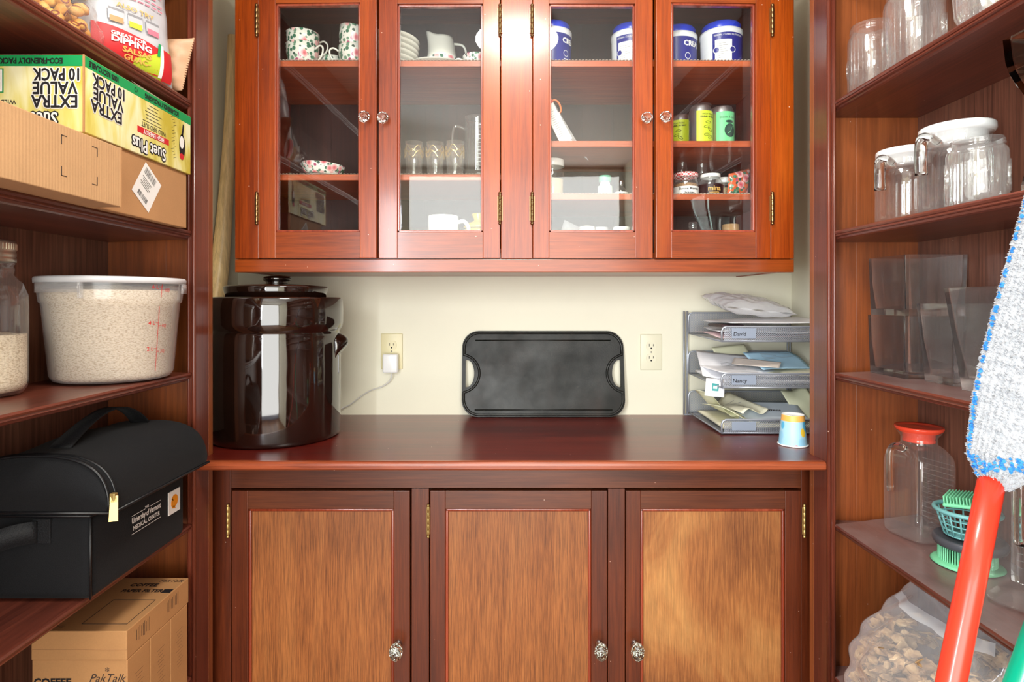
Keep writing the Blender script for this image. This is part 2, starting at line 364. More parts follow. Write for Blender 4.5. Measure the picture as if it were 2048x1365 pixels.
for k in range(14): mb.box(xl+.05+k*.1, xl+.052+k*.1, YB-.0135, YB-.012, .13, .885)
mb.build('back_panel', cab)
xc0, xc1 = ux(1002), ux(1065)
mb = MB().mat('up_side'); mb.box(xl+.018, xl+.022, YC+.021, YB-.012, .131, .884); mb.build('side_lining', cab)
mb = MB().mat('up_side'); mb.box(xr-.022, xr-.018, YC+.021, YB-.012, .131, .884); mb.build('side_lining', cab)
mb = MB().mat('up_v'); mb.box(ux(1024), ux(1042), YC+.02, YB-.012, .131, .884); mb.build('divider', cab)
def cshelf(x0, x1, zt, scal=True):
    mb = MB().mat('up_shelf'); mb.box(x0, x1, YC+.028, YB-.013, zt-.016, zt, .0012); sh = mb.build('shelf', cab)
    if scal:
        m2 = MB().mat('liner'); n = int((x1-x0)/.009); pts = []
        m2.box(x0+.002, x1-.002, YC+.03, YB-.02, zt, zt+.0006)
        for i in range(n):
            xx = x0+.004+i*.009; m2.lathe([(0, .0022), (.0032, .0015), (.0040, 0)], (xx, YC+.0295, zt+.0004), 8)
        m2.build('shelf_liner', sh)
M['liner'] = flat('patterned shelf liner', C(196, 176, 160), .7)
cshelf(xl+.022, ux(1024), .644); cshelf(xl+.022, ux(1024), .3406)
cshelf(ux(1042), xr-.022, .644); cshelf(ux(1042), xr-.022, .430, False); cshelf(ux(1042), xr-.022, .289)
M['crystal'] = glassmat('cut crystal', (.97, .98, .96, 1), 1.5)
M['crystal_g'] = glassmat('greenish cut glass', (.93, .98, .86, 1), 1.52)
def gem(mb, c, r, ax, kind, seg=8):      # faceted knob along -Y
    if kind == 'small': prof = [(.0035, 0), (.005, .006), (.0035, .009), (r*.62, .012), (r, .018), (r*.86, .025), (r*.45, .029), (0, .0295)]
    else: prof = [(.006, 0), (.0075, .008), (r*.55, .012), (r*.95, .020), (r, .027), (r*.82, .036), (r*.45, .040), (0, .041)]
    Mx = FR(c, X1, Z1); vs = []; fs = []; n = len(prof)
    for j, (rr, d) in enumerate(prof):
        for i in range(seg):
            a = 2*PI*(i+.5*(j % 2))/seg; k = 1.28 if kind == 'big' else 1
            vs.append(Mx @ Vector((rr*math.cos(a), rr*k*math.sin(a), d)))
    for j in range(n-1):
        for i in range(seg): fs.append((j*seg+i, j*seg+(i+1) % seg, (j+1)*seg+(i+1) % seg, (j+1)*seg+i))
    mb.add(vs, fs)
def hinge(mb, x, y, z0, z1, r, m):
    mb.mat(m)
    n = 5; h = (z1-z0)/n
    for i in range(n): mb.lathe([(0, 0), (r*.9, 0), (r, h*.04), (r, h*.96), (r*.9, h), (0, h)], (x, y, z0+i*h), 12)
    for zz, sgn in ((z1, 1), (z0, -1)): mb.lathe([(r*.6, 0), (r*1.05, sgn*r*.6), (r*.9, sgn*r*1.4), (0, sgn*r*2)], (x, y, zz), 12)
def updoor(px0, px1, g0, g1, hpx, kpx, ang, label):
    mb = MB(); hx = ux(px0 if hpx < (px0+px1)/2 else px1)
    R = Matrix.Translation((hx, YC, 0)) @ Matrix.Rotation(ang, 4, 'Z') @ Matrix.Translation((-hx, -YC, 0))
    x0, x1, z0, z1 = ux(px0)+.001, ux(px1)-.001, uz(518)+.0015, .850
    a0, a1, b0, b1 = ux(g0), ux(g1), uz(465), uz(8)
    yf, yb = YC-.0025, YC+.0165
    def nb(): q = MB(); q.M = R; return q
    mb = nb().mat('up_v'); mb.box(x0, a0, yf, yb, z0, z1, .0012); mb.box(a1, x1, yf, yb, z0, z1, .0012)
    mb.mat('up_h'); mb.box(a0, a1, yf+.0003, yb, z0, b0, .0006); mb.box(a0, a1, yf+.0003, yb, b1, z1, .0006); d = mb.build('door', cab, label)
    mb = nb().mat('bead'); e = .006
    for q in ((a0, a0+e, b0, b1), (a1-e, a1, b0, b1), (a0, a1, b0, b0+e), (a0, a1, b1-e, b1)): mb.box(q[0], q[1], yf+.003, yb-.001, q[2], q[3], .0015)
    mb.build('glazing_bead', d)
    mb = nb().mat('pane'); mb.box(a0+.004, a1-.004, YC+.007, YC+.0095, b0+.004, b1-.004); mb.build('glass_pane', d)
    kz = uz(238)-.003
    mb = nb().mat('crystal'); gem(mb, (ux(kpx), yf, kz), .0155, None, 'small'); kn = mb.build('knob', d)
    for (h0, h1) in ((445, 390), (70, 15)):
        mb = nb(); hinge(mb, ux(hpx), YC-.005, uz(h0), uz(h1), .0042, 'hinge')
        sgn = 1 if ang <= 0 and hpx == px0 else -1
        mb.box(ux(hpx)-.0065, ux(hpx)+.0065, YC-.003, YC-.0022, uz(h0)+.004, uz(h1)-.004); mb.build('hinge', d)
updoor(517, 755.5, 552, 722, 515, 734, -math.radians(1.5), 'glazed door leftmost, slightly ajar')
updoor(757, 1001, 795, 966, 1000, 769, 0, None)
updoor(1065, 1306, 1098, 1270, 1064, 1290, 0, None)
updoor(1309, 1541, 1341, 1510, 1543, 1325, math.radians(1.5), 'glazed door rightmost, slightly ajar')

# ------------------------------------------------------------------ base cabinet and counter
YF = 1.437; KB = YF/F; ZK = -.36
def bx(px): return (px-1014)*KB
def bz(py): return (605-py)*KB
base = thing('base_cabinet', 'dark mahogany base cabinet with three golden plywood panel doors', 'cabinet', (0.02, 1.66, FL))
mb = MB().mat('ba_v'); BXL, BXR = -.7435, .7435
mb.box(-.80, bx(462), YF, YF+.02, FL, ZK-.021, .001); mb.box(bx(1602), .86, YF, YF+.02, FL, ZK-.021, .001)
mb.box(bx(823), bx(858), YF+.0005, YF+.02, FL+.1, bz(978), .001); mb.box(bx(1216), bx(1250), YF+.0005, YF+.02, FL+.1, bz(978), .001)
mb.mat('ba_h'); mb.box(bx(462), bx(1602), YF+.0006, YF+.02, bz(978)+.001, ZK-.021, .001); mb.box(bx(462), bx(1602), YF+.0006, YF+.02, FL, FL+.12, .001)
mb.build('face_frame', base)
mb = MB().mat('ba_v'); mb.box(-.86, -.84, YF+.02, YB-.002, FL, ZK-.021); mb.build('side_panel', base)
mb = MB().mat('ba_v'); mb.box(.885, .905, YF+.02, YB-.002, FL, ZK-.021); mb.build('side_panel', base)
mb = MB().mat('up_in'); mb.box(-.84, .885, YF+.03, YB-.004, FL+.1, FL+.115); mb.build('bottom_panel', base)
def bdoor(px0, px1, p0, p1, hpx, kpx, ky, pm, label):
    x0, x1 = bx(px0)+.0015, bx(px1)-.001; z0, z1 = FL+.125, bz(981.5); a0, a1 = bx(p0), bx(p1); b1 = bz(1018); b0 = FL+.2
    yf, yb = YF-.003, YF+.017
    mb = MB().mat('ba_v'); mb.box(x0, a0, yf, yb, z0, z1, .0014); mb.box(a1, x1, yf, yb, z0, z1, .0014)
    mb.mat('ba_h'); mb.box(a0, a1, yf+.0003, yb, b1, z1, .0006); mb.box(a0, a1, yf+.0003, yb, z0, b0, .0006); d = mb.build('door', base)
    mb = MB().mat(pm); mb.box(a0, a1, YF+.006, YF+.010, b0, b1); mb.build('panel', d, label)
    mb = MB().mat('bead'); e = .007
    for q in ((a0, a0+e, b0, b1), (a1-e, a1, b0, b1), (a0, a1, b0, b0+e), (a0, a1, b1-e, b1)): mb.box(q[0], q[1], yf+.002, YF+.0065, q[2], q[3], .0022, 3)
    mb.build('bead_moulding', d)
    mb = MB().mat('steel'); c = (bx(kpx), yf, bz(ky))
    mb.M = FR(c, X1, Z1); mb.lathe([(0, 0), (.010, 0), (.010, .003), (.006, .006), (.0055, .012), (0, .012)], seg=20); mb.M = Matrix(); k_ = mb.build('knob_base', d)
    mb = MB().mat('crystal_g'); gem(mb, (bx(kpx), yf-.006, bz(ky)), .0165, None, 'big', 10); mb.build('knob', d)
    mb = MB(); hinge(mb, bx(hpx), YF-.006, bz(1070), bz(1012), .0034, 'brass')
    mb.box(bx(hpx)-.004, bx(hpx)+.004, YF-.0042, YF-.0034, bz(1068), bz(1014)); mb.build('hinge', d)
bdoor(463, 821, 497, 788, 458, 797, 1288, 'panel', None)
bdoor(859, 1215, 891, 1182, 857, 1198, 1288, 'panel', None)
bdoor(1250, 1602, 1281, 1569, 1606, 1269, 1288, 'panel2', 'plywood panel with swirled grain')
mb = MB().mat('top'); 
prof = [(YB-.001, ZK), (1.337, ZK), (1.3325, ZK-.001), (1.329, ZK-.004)]
vs = []; XA, XB = -.699, .719
def ctop(mbx):
    # rear slab between the alcove walls, nosing between the stiles
    mbx.mat('top'); mbx.box(XL+.001, XR-.001, 1.4065, YB-.001, ZK-.02, ZK)
    mbx.mat('top'); mbx.box(XA+.0, XB-.0, 1.345, 1.4065, ZK-.02, ZK)
    pr = [(1.345, ZK), (1.337, ZK), (1.332, ZK-.0012), (1.329, ZK-.004), (1.3285, ZK-.009), (1.3285, ZK-.016), (1.331, ZK-.019), (1.345, ZK-.02)]
    n = len(pr); x0, x1 = XA+.008, XB+.0
    vs = [(XA, y, z) for y, z in pr]+[(XB, y, z) for y, z in pr]
    mbx.mat('edge'); mbx.add(vs, [(i, i+1, n+i+1, n+i) for i in range(n-1)]+[list(range(n))[::-1], list(range(n, 2*n))])
mb = MB(); ctop(mb); o = mb.build('countertop'); tag(o, 'dark red wooden countertop with orange-brown front edge below the wall cabinet', 'countertop')

# ------------------------------------------------------------------ materials of the things
def card(name, c, rough=.75, corr=None):
    m, nt, b = newmat(name)
    n = noise(nt, coords(nt), 14, 5); c2 = tuple(v*.86 for v in c[:3])+(1,)
    cc = ramp(nt, n, [(.32, c2), (.66, c)])
    cc = mixc(nt, .35, cc, ramp(nt, noise(nt, coords(nt, (1, 1, 1)), 420, 2), [(.35, c2), (.65, c)]))
    nt.links.new(cc, b.inputs['Base Color']); setb(b, rough=rough)
    if corr:
        wv = N(nt, 'ShaderNodeTexWave'); wv.bands_direction = corr; wv.inputs['Scale'].default_value = 55
        nt.links.new(coords(nt), wv.inputs['Vector']); bump(nt, b, wv.outputs['Fac'], .18, .0008)
    return m
M['card'] = card('brown cardboard', C(198, 156, 112), corr='Y'); M['card2'] = card('smooth brown cardboard', C(190, 142, 96))
M['kraft'] = card('kraft carton', C(190, 140, 90)); M['grey_card'] = card('grey board inside of carton', C(150, 138, 120))
M['green'] = flat('green print', C(20, 152, 84), .45); M['lime'] = flat('lime print', C(196, 214, 60), .4)
def suetmat():
    m, nt, b = newmat('yellow suet carton print')
    c = ramp(nt, noise(nt, coords(nt, (1, 1, .25)), 22, 4, .5, .6), [(.36, C(196, 178, 62)), (.50, C(222, 212, 120)), (.66, C(240, 238, 196))])
    nt.links.new(c, b.inputs['Base Color']); setb(b, rough=.35); return m
M['suet'] = suetmat()
def ricemat(name, c, c2):
    m, nt, b = newmat(name)
    n = noise(nt, coords(nt, (1, 1, 2.6)), 230, 3, .6)
    nt.links.new(ramp(nt, n, [(.36, c2), (.52, c), (.7, tuple(min(1, v*1.12) for v in c[:3])+(1,))]), b.inputs['Base Color'])
    setb(b, rough=.7); bump(nt, b, n, .5, .002); return m
M['rice'] = ricemat('white rice grains', C(226, 212, 190), C(188, 168, 140))
M['lid_white'] = flat('translucent white lid plastic', C(214, 216, 220), .3)
def fabric(name, c, sc_=900, rough=.85, st=.35):
    m, nt, b = newmat(name)
    n = noise(nt, coords(nt), sc_, 2); nt.links.new(ramp(nt, n, [(.3, tuple(v*.6 for v in c[:3])+(1,)), (.7, tuple(v*1.5 for v in c[:3])+(1,))]), b.inputs['Base Color'])
    setb(b, rough=rough, sheen=.03, spec=.25); bump(nt, b, n, st, .001); return m
M['black_cloth'] = fabric('black canvas', C(15, 16, 19), st=.5); M['webbing'] = fabric('black nylon webbing', C(20, 21, 24), 500, .6, .8)
M['lining'] = flat('silver grey bag lining', C(176, 186, 190), .3)
M['orange'] = flat('orange logo', C(240, 150, 20), .5)
M['tape'] = thin('clear packing tape', (.97, .96, .94, 1), 1.6, rough=.12, milky=.10, wav=1.0)

# ------------------------------------------------------------------ left shelves
# rice in a large mason jar
jx, jy = -.872, .985; zs = -.158
mb = MB().mat('jar')
r = .058
outer = [(.0, .004), (.040, .002), (.050, .004), (r-.002, .014), (r, .024), (r, .150), (r-.001, .170), (r-.008, .190), (r-.020, .204), (.039, .213), (.0375, .220), (.040, .223), (.040, .227), (.0375, .229), (.0375, .246)]
t = thing('mason_jar', 'large mason jar with zinc lid half full of white rice beside the plastic tub', 'jar', (jx, jy, zs))
mb.lathe(outer, (jx, jy, zs), 48, sq=.0)
a0 = math.atan2(-jy, -jx)
for k, tx in enumerate(('MASON',)):
    def cyl(x, y, rr=r+.0012, cx=jx, cy=jy, a=a0, z0=zs+.125):
        an = a+.1-y/rr; return Vector((cx+rr*math.cos(an), cy+rr*math.sin(an), z0+x))
    mb.text(tx, .026, (0, 0, 0), X1, Z1, fn=lambda x, y: cyl(x, -y))
mb.build('jar_body', t)
mb = MB().mat('hinge'); M['zinc'] = flat('dull zinc', C(196, 190, 176), .35, metal=.9); mb = MB().mat('zinc')
pr = [(.0385, .226), (.0415, .226), (.0415, .232), (.0405, .234), (.0415, .236), (.0415, .241), (.0405, .243), (.0412, .246), (.0412, .258), (.0395, .262), (0, .262)]
mb.lathe(pr, (jx, jy, zs), 48)
for i in range(48):
    a = 2*PI*i/48; mb.box(jx+.0412*math.cos(a)-.0006, jx+.0412*math.cos(a)+.0006, jy+.0412*math.sin(a)-.0006, jy+.0412*math.sin(a)+.0006, zs+.247, zs+.257)
mb.build('lid', t)
def stuff_rice(cx, cy, z0, prof, top, label, mound=.004, name='rice'):
    mb = MB().mat('rice'); mb.lathe(prof, (cx, cy, z0), 44)
    R_ = prof[-1][0]
    def top_(u, v):
        rr = R_*u; a = 2*PI*v; return (cx+rr*math.cos(a), cy+rr*math.sin(a), z0+prof[-1][1]+mound*(1-u*u)+.0012*math.sin(a*3+u*9)*(1-u))
    mb.sheet(10, 44, top_); o = mb.build(name); tag(o, label, 'rice', kind='stuff')
stuff_rice(jx, jy, zs, [(0, .007), (.040, .007), (.050, .010), (.0545, .018), (.0555, .026), (.0555, .104)], .1, 'pale rice filling the lower half of the large mason jar', .003)
# round food storage tub of rice
cx, cy = -.803, 1.205; rb, rt = .106, .123; H = .203
t = thing('food_storage_tub', 'round translucent plastic tub of rice with white lid and red litre scale', 'tub', (cx, cy, zs))
mb = MB().mat('milky')
def rr_(z): return rb+(rt-rb)*z/H
prof = [(0, .003), (rb-.012, .003), (rb-.004, .006), (rr_(.016), .016), (rr_(.155), .155), (rr_(.155)+.0035, .158), (rr_(.16)+.004, .166), (rt+.004, H-.004)]
mb.lathe(prof, (cx, cy, zs), 72); mb.build('tub_body', t)
mb = MB().mat('lid_white'); mb.lathe([(rt+.003, H-.008), (rt+.007, H-.008), (rt+.0075, H+.001), (rt+.005, H+.004), (rt-.002, H+.004), (rt-.004, H+.001), (0, H+.001)], (cx, cy, zs), 72); mb.build('lid', t)
aF = math.atan2(-cy, -cx)                        # towards the eye
def arc_band(mb, c, r0, a0, a1, z0, z1, th=.003, n=24):
    mb.sheet(n, 1, lambda u, v: (c[0]+r0*math.cos(a0+(a1-a0)*u), c[1]+r0*math.sin(a0+(a1-a0)*u), z0+(z1-z0)*v), th)
mb = MB().mat('milky'); arc_band(mb, (cx, cy), rt+.008, aF-1.25, aF-.42, zs+.176, zs+.195, .004)
mb.box(cx+(rt+.006)*math.cos(aF-.42)-.003, cx+(rt+.006)*math.cos(aF-.42)+.003, cy+(rt+.004)*math.sin(aF-.42)-.004, cy+(rt+.004)*math.sin(aF-.42)+.004, zs+.165, zs+.195, .001); mb.build('handle', t)
mb = MB().mat('milky'); arc_band(mb, (cx, cy), rt+.008, aF+1.15, aF+1.9, zs+.176, zs+.195, .004); mb.build('handle', t)
mb = MB().mat('red'); aS = aF+.68
def onc(x, z, da=0):                             # x runs along the wall of the tub, z above its base
    R_ = rr_(z)+(.0045 if z > .158 else .0012); a = aS+(x/R_); return Vector((cx+R_*math.cos(a), cy+R_*math.sin(a), zs+z))
def strip(x0, x1, z0, z1, n=10): mb.sheet(1, n, lambda u, v: onc(x0+(x1-x0)*u, z0+(z1-z0)*v))
strip(-.0005, .0005, .022, .150); strip(-.0005, .0005, .168, .194)
for zz, l, rr2 in ((.066, '2 L', '2Q'), (.117, '4 L', '4Q'), (.188, '6 L', '6Q')):
    strip(-.006, 0, zz, zz+.0009, 1); mb.text(l, .011, (0, 0, 0), X1, Z1, fn=lambda x, y, zz=zz: onc(-.014+x, zz+y), bold=.0001)
    strip(0, .006, zz-.006, zz-.0051, 1); mb.text(rr2, .009, (0, 0, 0), X1, Z1, fn=lambda x, y, zz=zz: onc(.014+x, zz-.006+y))
mb.build('litre_scale', t, 'red printed litre scale')
pr = [(0, .006), (rb-.013, .006), (rb-.006, .009), (rr_(.016)-.003, .016), (rr_(.155)-.003, .155), (rr_(.16)+.000, .166), (rr_(.182)-.001, .182)]
stuff_rice(cx, cy, zs, pr, .1, 'white rice filling the round plastic tub nearly to the lid', .010)

# flat cardboard boxes
z2 = .1602
mb = MB().mat('card'); mb.box(-.929, -.650, .50, .995, z2, .260, .0015)
mb.mat('ink')
for (a, b_) in ((.860, .245), (.935, .245), (.860, .185), (.935, .185)):
    q = 1 if b_ > .2 else -1; s_ = -1 if a < .9 else 1
    mb.box(-.6499, -.6495, a, a-s_*.011, b_, b_-q*.001); mb.box(-.6499, -.6495, a, a+.0012, b_, b_-q*.014)
mb.mat('card2'); mb.box(-.651, -.6497, .992, .9953, z2, .260)
o = mb.build('cardboard_box'); tag(o, 'long flat brown cardboard box overhanging the left shelf, with printed corner marks', 'box')
mb = MB().mat('card2'); mb.box(-.929, -.693, .998, 1.276, z2, .2772, .0015)
t = thing('cardboard_box', 'plain brown cardboard box with a tilted white shipping label under the suet carton', 'box', (-.81, 1.13, z2)); mb.build('box_body', t)
mb = MB().mat('white'); o_ = Vector((-.6925, 1.135, .221)); u_ = Vector((0, .82, -.57)); v_ = Vector((0, .57, .82))
mb.quad(o_, u_, v_, .062, .074); mb.mat('ink')
for i in range(26): mb.quad(o_+u_*(-.026+.0017*i)*.9+v_*.024, u_, v_, random.choice((.0004, .0008, .0011)), .014, .0005)
for i in range(5): mb.quad(o_+v_*(.010-i*.004)-u_*.006, u_, v_, .034-.006*(i % 3), .0011, .0005)
for i in range(22): mb.quad(o_+u_*(-.018+.0017*i)*.9-v_*.025, u_, v_, random.choice((.0004, .0008, .0011)), .010, .0005)
mb.build('shipping_label', t, 'white barcode label')

# suet carton, printed upside down
bx0, bx1, by0, by1, bz0, bz1 = -.930, -.688, .960, 1.283, .2774, .4035
t = thing('suet_carton', 'yellow and green suet carton lying upside down on the cardboard boxes', 'carton', ((bx0+bx1)/2, (by0+by1)/2, bz0))
mb = MB().mat('suet'); mb.box(bx0, bx1, by0, by1, bz0, bz1, .0012)
mb.mat('green'); mb.box(bx0+.001, bx1+.0004, by0-.0004, by1+.0002, bz1-.019, bz1-.0008, .0004)
mb.mat('kraft'); mb.box(bx1-.0022, bx1+.0006, by0-.0006, by0+.0012, bz0, bz1)
def udF(y, z): return dict(o=(bx1, y, z), u=(0, -1, 0), v=(0, 0, -1))      # side face, upside-down text
def udN(x, z): return dict(o=(x, by0, z), u=(-1, 0, 0), v=(0, 0, -1))      # near face
def halo(txt, size, d, **k):
    mb.mat('white'); mb.text(txt, size, d['o'], d['u'], d['v'], ext=.0006, fat=size*.085, **k)
    mb.mat('black'); mb.text(txt, size, d['o'], d['u'], d['v'], ext=.0011, fat=size*.026, **k)
for i, (w1, yy) in enumerate((('10 PACK', .372), ('VALUE', .350), ('EXTRA', .328))):
    halo(w1, .0285, udF(1.017+(.004, .001, -.003)[i], yy), sx=.78 if i == 0 else .9)
    halo(w1, .0285, udN(-.735+(.004, .0, .0)[i], yy), sx=.72 if i == 0 else .86)
mb.mat('black')
d = udF(1.235, .3935); mb.text('ECO-FRIENDLY PACKAGING', .0125, d['o'], d['u'], d['v'], ext=.0009, bold=.0005, align='LEFT', sx=.72)
d = udF(1.045, .3935); mb.text('100% RECYCLABLE', .0125, d['o'], d['u'], d['v'], ext=.0009, bold=.0005, sx=.72, align='LEFT')
mb.text('ECO-FRIENDLY PACKAGING', .0125, (-.722, by0-.0004, .3935), (-1, 0, 0), (0, 0, -1), ext=.0006, bold=.0005, align='LEFT', sx=.85)
for k in range(3):                                # recycling triangle
    a = 2*PI*k/3; mb.prism([(math.cos(a+q)*.0045, math.sin(a+q)*.0045) for q in (0, .9, 1.6)], FR((bx1+.0006, 1.093, .3935), (0, -1, 0), (0, 0, -1)), .0004)
def suet_plus(dd, txt, size, sx=.8):
    mb.mat('black'); mb.text(txt, size, dd['o'], dd['u'], dd['v'], ext=.0006, fat=size*.09, sx=sx); mb.mat('white'); mb.text(txt, size, dd['o'], dd['u'], dd['v'], ext=.0011, fat=size*.018, sx=sx)
suet_plus(udF(1.135, .2965), 'Suet Plus', .034, .86); suet_plus(udN(-.752, .300), 'Suet', .030)
mb.mat('red'); mb.box(bx1, bx1+.0005, 1.098, 1.200, .3185, .3300, .0002); mb.box(-.905, -.802, by0-.0005, by0, .309, .320, .0002)
mb.mat('white'); mb.text('HIGH ENERGY', .0115, (bx1+.0006, 1.149, .3243), (0, -1, 0), (0, 0, -1), bold=.0003, sx=.9); mb.text('HIGH', .011, (-.815, by0-.0006, .3145), (-1, 0, 0), (0, 0, -1), bold=.0003)
mb.mat('ink'); mb.text('WILD BIRD SUET', .0125, (bx1, 1.150, .3375), (0, -1, 0), (0, 0, -1), sx=.85, bold=.0002); mb.text('WILD BIRD', .0105, (-.825, by0, .3265), (-1, 0, 0), (0, 0, -1), bold=.0002)
for i in range(6): mb.quad((bx1, 1.145+(i % 2)*.004, .3455+i*.0065), (0, -1, 0), (0, 0, -1), (.062, .05, .044, .055, .036, .03)[i], .0013)
mb.mat('green'); mb.quad((-.852, by0, .361), X1, Z1, .066, .040); mb.mat('white'); mb.quad((-.852, by0-.0003, .361), X1, Z1, .062, .036); mb.mat('ink')
for i in range(7): mb.quad((-.852+(i % 3)*.002, by0-.0006, .348+i*.0045), X1, Z1, .05-.004*(i % 3), .0011)
# bird on bark
mb.mat('black'); mb.prism([(.011*math.cos(a), .026*math.sin(a)) for a in [2*PI*i/20 for i in range(20)]], FR((bx1, 1.249, .330), Y1, Z1), .0006)
mb.prism([(-.003, .022), (.003, .022), (.007, .045), (.003, .048)], FR((bx1, 1.249, .330), Y1, Z1), .0006)
mb.mat('white'); mb.prism([(.0075*math.cos(a), .013*math.sin(a)+.008) for a in [2*PI*i/18 for i in range(18)]], FR((bx1+.0004, 1.247, .330), Y1, Z1), .0006)
mb.mat('red'); mb.prism([(.0075*math.cos(a), .0065*math.sin(a)-.022) for a in [2*PI*i/18 for i in range(18)]], FR((bx1+.0004, 1.247, .330), Y1, Z1), .0006)
mb.mat('ink')
for i in range(16): mb.quad((bx1, 1.222-.003*(i % 4), .300+i*.0055), (0, 1, .4), (0, -.4, 1), .012-.003*(i % 3), .0007)
mb.build('carton_body', t)
mb = MB().mat('grey_card')
mb.add([(-.90, by0+.002, bz1), (-.695, by0+.002, bz1), (-.735, by0+.12, bz1+.004), (-.80, by0+.13, bz1+.022), (-.90, by0+.10, bz1+.014)], [(0, 1, 2, 3, 4), (4, 3, 2, 1, 0)]); mb.build('flap', t, 'grey board flap')
mb = MB().mat('grey_card')
mb.add([(-.692, 1.12, bz1), (-.692, 1.28, bz1), (-.73, 1.27, bz1+.004), (-.735, 1.17, bz1+.024), (-.72, 1.13, bz1+.022)], [(0, 1, 2, 3, 4), (4, 3, 2, 1, 0)]); mb.build('flap', t, 'grey board flap')

# ---- snack bags on the top shelf
def pillow(mb, w_, h, d, M_, nu=18, nv=24, seam=.012, crump=.002, seed=1):
    rnd = random.Random(seed); ph = [rnd.uniform(0, 6.28) for _ in range(6)]
    for sg in (1, -1):
        def fn(u, v):
            x = (u-.5)*w_; y = v*h; e = max(0, 1-abs(2*u-1)**3.0); q = max(0, 1-abs(2*v-1)**6)
            z = sg*d/2*(e**.55)*(q**.6)
            z += sg*crump*math.sin(u*17+ph[0]+v*5)*math.sin(v*23+ph[1])*min(1, 4*e)
            x *= 1-.05*math.sin(v*PI)
            return M_ @ Vector((x, y, z))
        if sg == 1: mb.sheet(nu, nv, fn)
        else: mb.sheet(nu, nv, lambda u, v: fn(1-u, v))
z5 = .4525
M['bag_white'] = flat('glossy white chip bag', C(192, 194, 200), .28, coat=.4)
M['bag_kraft'] = card('crinkled brown bag', C(206, 164, 130), .5)
t = thing('chip_bag', 'white chip bag with red and green panel standing on the top left shelf', 'snack bag', (-.77, 1.20, z5))
Mb = FR((-.758, 1.175, z5+.001), (.50, .86, 0), (-.10, .05, .99)); bw, bh, bd = .185, .283, .075
mb = MB().mat('bag_white'); pillow(mb, bw, bh, bd, Mb, crump=.0022, seed=3)
mb.build('bag_body', t)
def onbag(x, y, lift=.0012):     # x across, y up
    y = y*.76
    u = x/bw+.5; v = y/bh; e = max(0, 1-abs(2*u-1)**3.0); q = max(0, 1-abs(2*v-1)**6)
    return Mb @ Vector((x*(1-.05*math.sin(v*PI)), y, bd/2*e**.55*q**.6+lift+.0022))
def patch(m, f0, nx, ny): mb.mat(m); mb.sheet(nx, ny, f0)
mb = MB()
def swoosh(x0, x1, lo, hi, lift): return lambda u, v: onbag(x0+(x1-x0)*u, lo(u)+(hi(u)-lo(u))*v, lift)
patch('red', swoosh(-.075, .085, lambda u: .010, lambda u: .095-.03*u*u, .0006), 16, 6)
patch('lime', swoosh(.0, .078, lambda u: .004, lambda u: .03+.055*u, .0010), 12, 5)
patch('red', swoosh(.060, .084, lambda u: .004, lambda u: .080, .0016), 6, 6)
patch('white', swoosh(.052, .060, lambda u: .008+.0*u, lambda u: .088, .0020), 3, 6)
mb.mat('green'); mb.sheet(6, 3, lambda u, v: onbag(.044+.006*v+.004*u, .055+.035*u, .003))
mb.build('printed_panel', t, 'red and green printed panel')
mb = MB().mat('white')
for tx, x, y, sz in (('GREAT FOR', -.012, .076, .0125), ('DIPPING', -.006, .062, .0205)): mb.text(tx, sz, (0, 0, 0), X1, Z1, fn=lambda a, b_, x=x, y=y: onbag(x+a, y+b_, .0026), bold=sz*.04)
M['gold'] = flat('gold print', C(226, 178, 92), .4); mb.mat('gold')
mb.text('SALSAS', .0175, (0, 0, 0), X1, Z1, fn=lambda a, b_: onbag(.004+a, .043+b_, .0030), bold=.0006); mb.text('GUAC-', .0165, (0, 0, 0), X1, Z1, fn=lambda a, b_: onbag(.006+a, .027+b_, .0030), bold=.0006)
mb.text('ALSO TRY', .0165, (0, 0, 0), X1, Z1, fn=lambda a, b_: onbag(.005+a, .155+b_, .0014), bold=.0003)
M['pinkprint'] = flat('pink print', C(214, 120, 140), .5); mb.mat('pinkprint')
for i in range(7):
    for j in range(9):
        if random.random() < .86: mb.sheet(2, 1, lambda u, v: onbag(-.062+j*.0145+u*.011, .183+i*.0125+v*.0035, .0012))
for j, mm in enumerate(('tan', 'lime', 'pinkprint')):
    if mm == 'tan': M['tan'] = flat('tan print', C(200, 150, 100), .5)
    mb.mat('grey'); mb.sheet(3, 2, lambda u, v: onbag(-.048+j*.036+u*.029, .136+v*.006, .0016)); mb.mat('bag_white'); mb.sheet(3, 3, lambda u, v: onbag(-.048+j*.036+u*.029, .112+v*.024, .0013))
    mb.mat(mm); mb.sheet(3, 3, lambda u, v: onbag(-.046+j*.036+u*.025, .106+v*.015, .0016))
mb.build('printed_pattern', t, 'printed words')
t = thing('kraft_snack_bag', 'brown foil snack bag with zigzag seam leaning behind the white chip bag', 'snack bag', (-.74, 1.29, z5))
Mk = FR((-.770, 1.290, z5+.008), (.9, -.12, .0), (.25, -.04, .97)); mb = MB().mat('bag_kraft'); pillow(mb, .13, .115, .05, Mk, crump=.003, seed=8)
for i in range(22): 
    p0 = Mk @ Vector((.062, .003+i*.0052, 0)); mb.box(p0.x, p0.x+.004, p0.y-.001, p0.y+.001, p0.z, p0.z+.0035)
mb.build('bag_body', t)
mb = MB().mat('lime'); mb.sheet(3, 3, lambda u, v: Mk @ Vector((-.03+.03*u, .085+.02*v, -.024-.004))); mb.mat('black'); mb.sheet(3, 3, lambda u, v: Mk @ Vector((0+.015*u+.01*v, .055+.05*v, -.0275))); mb.build('printed_panel', t)
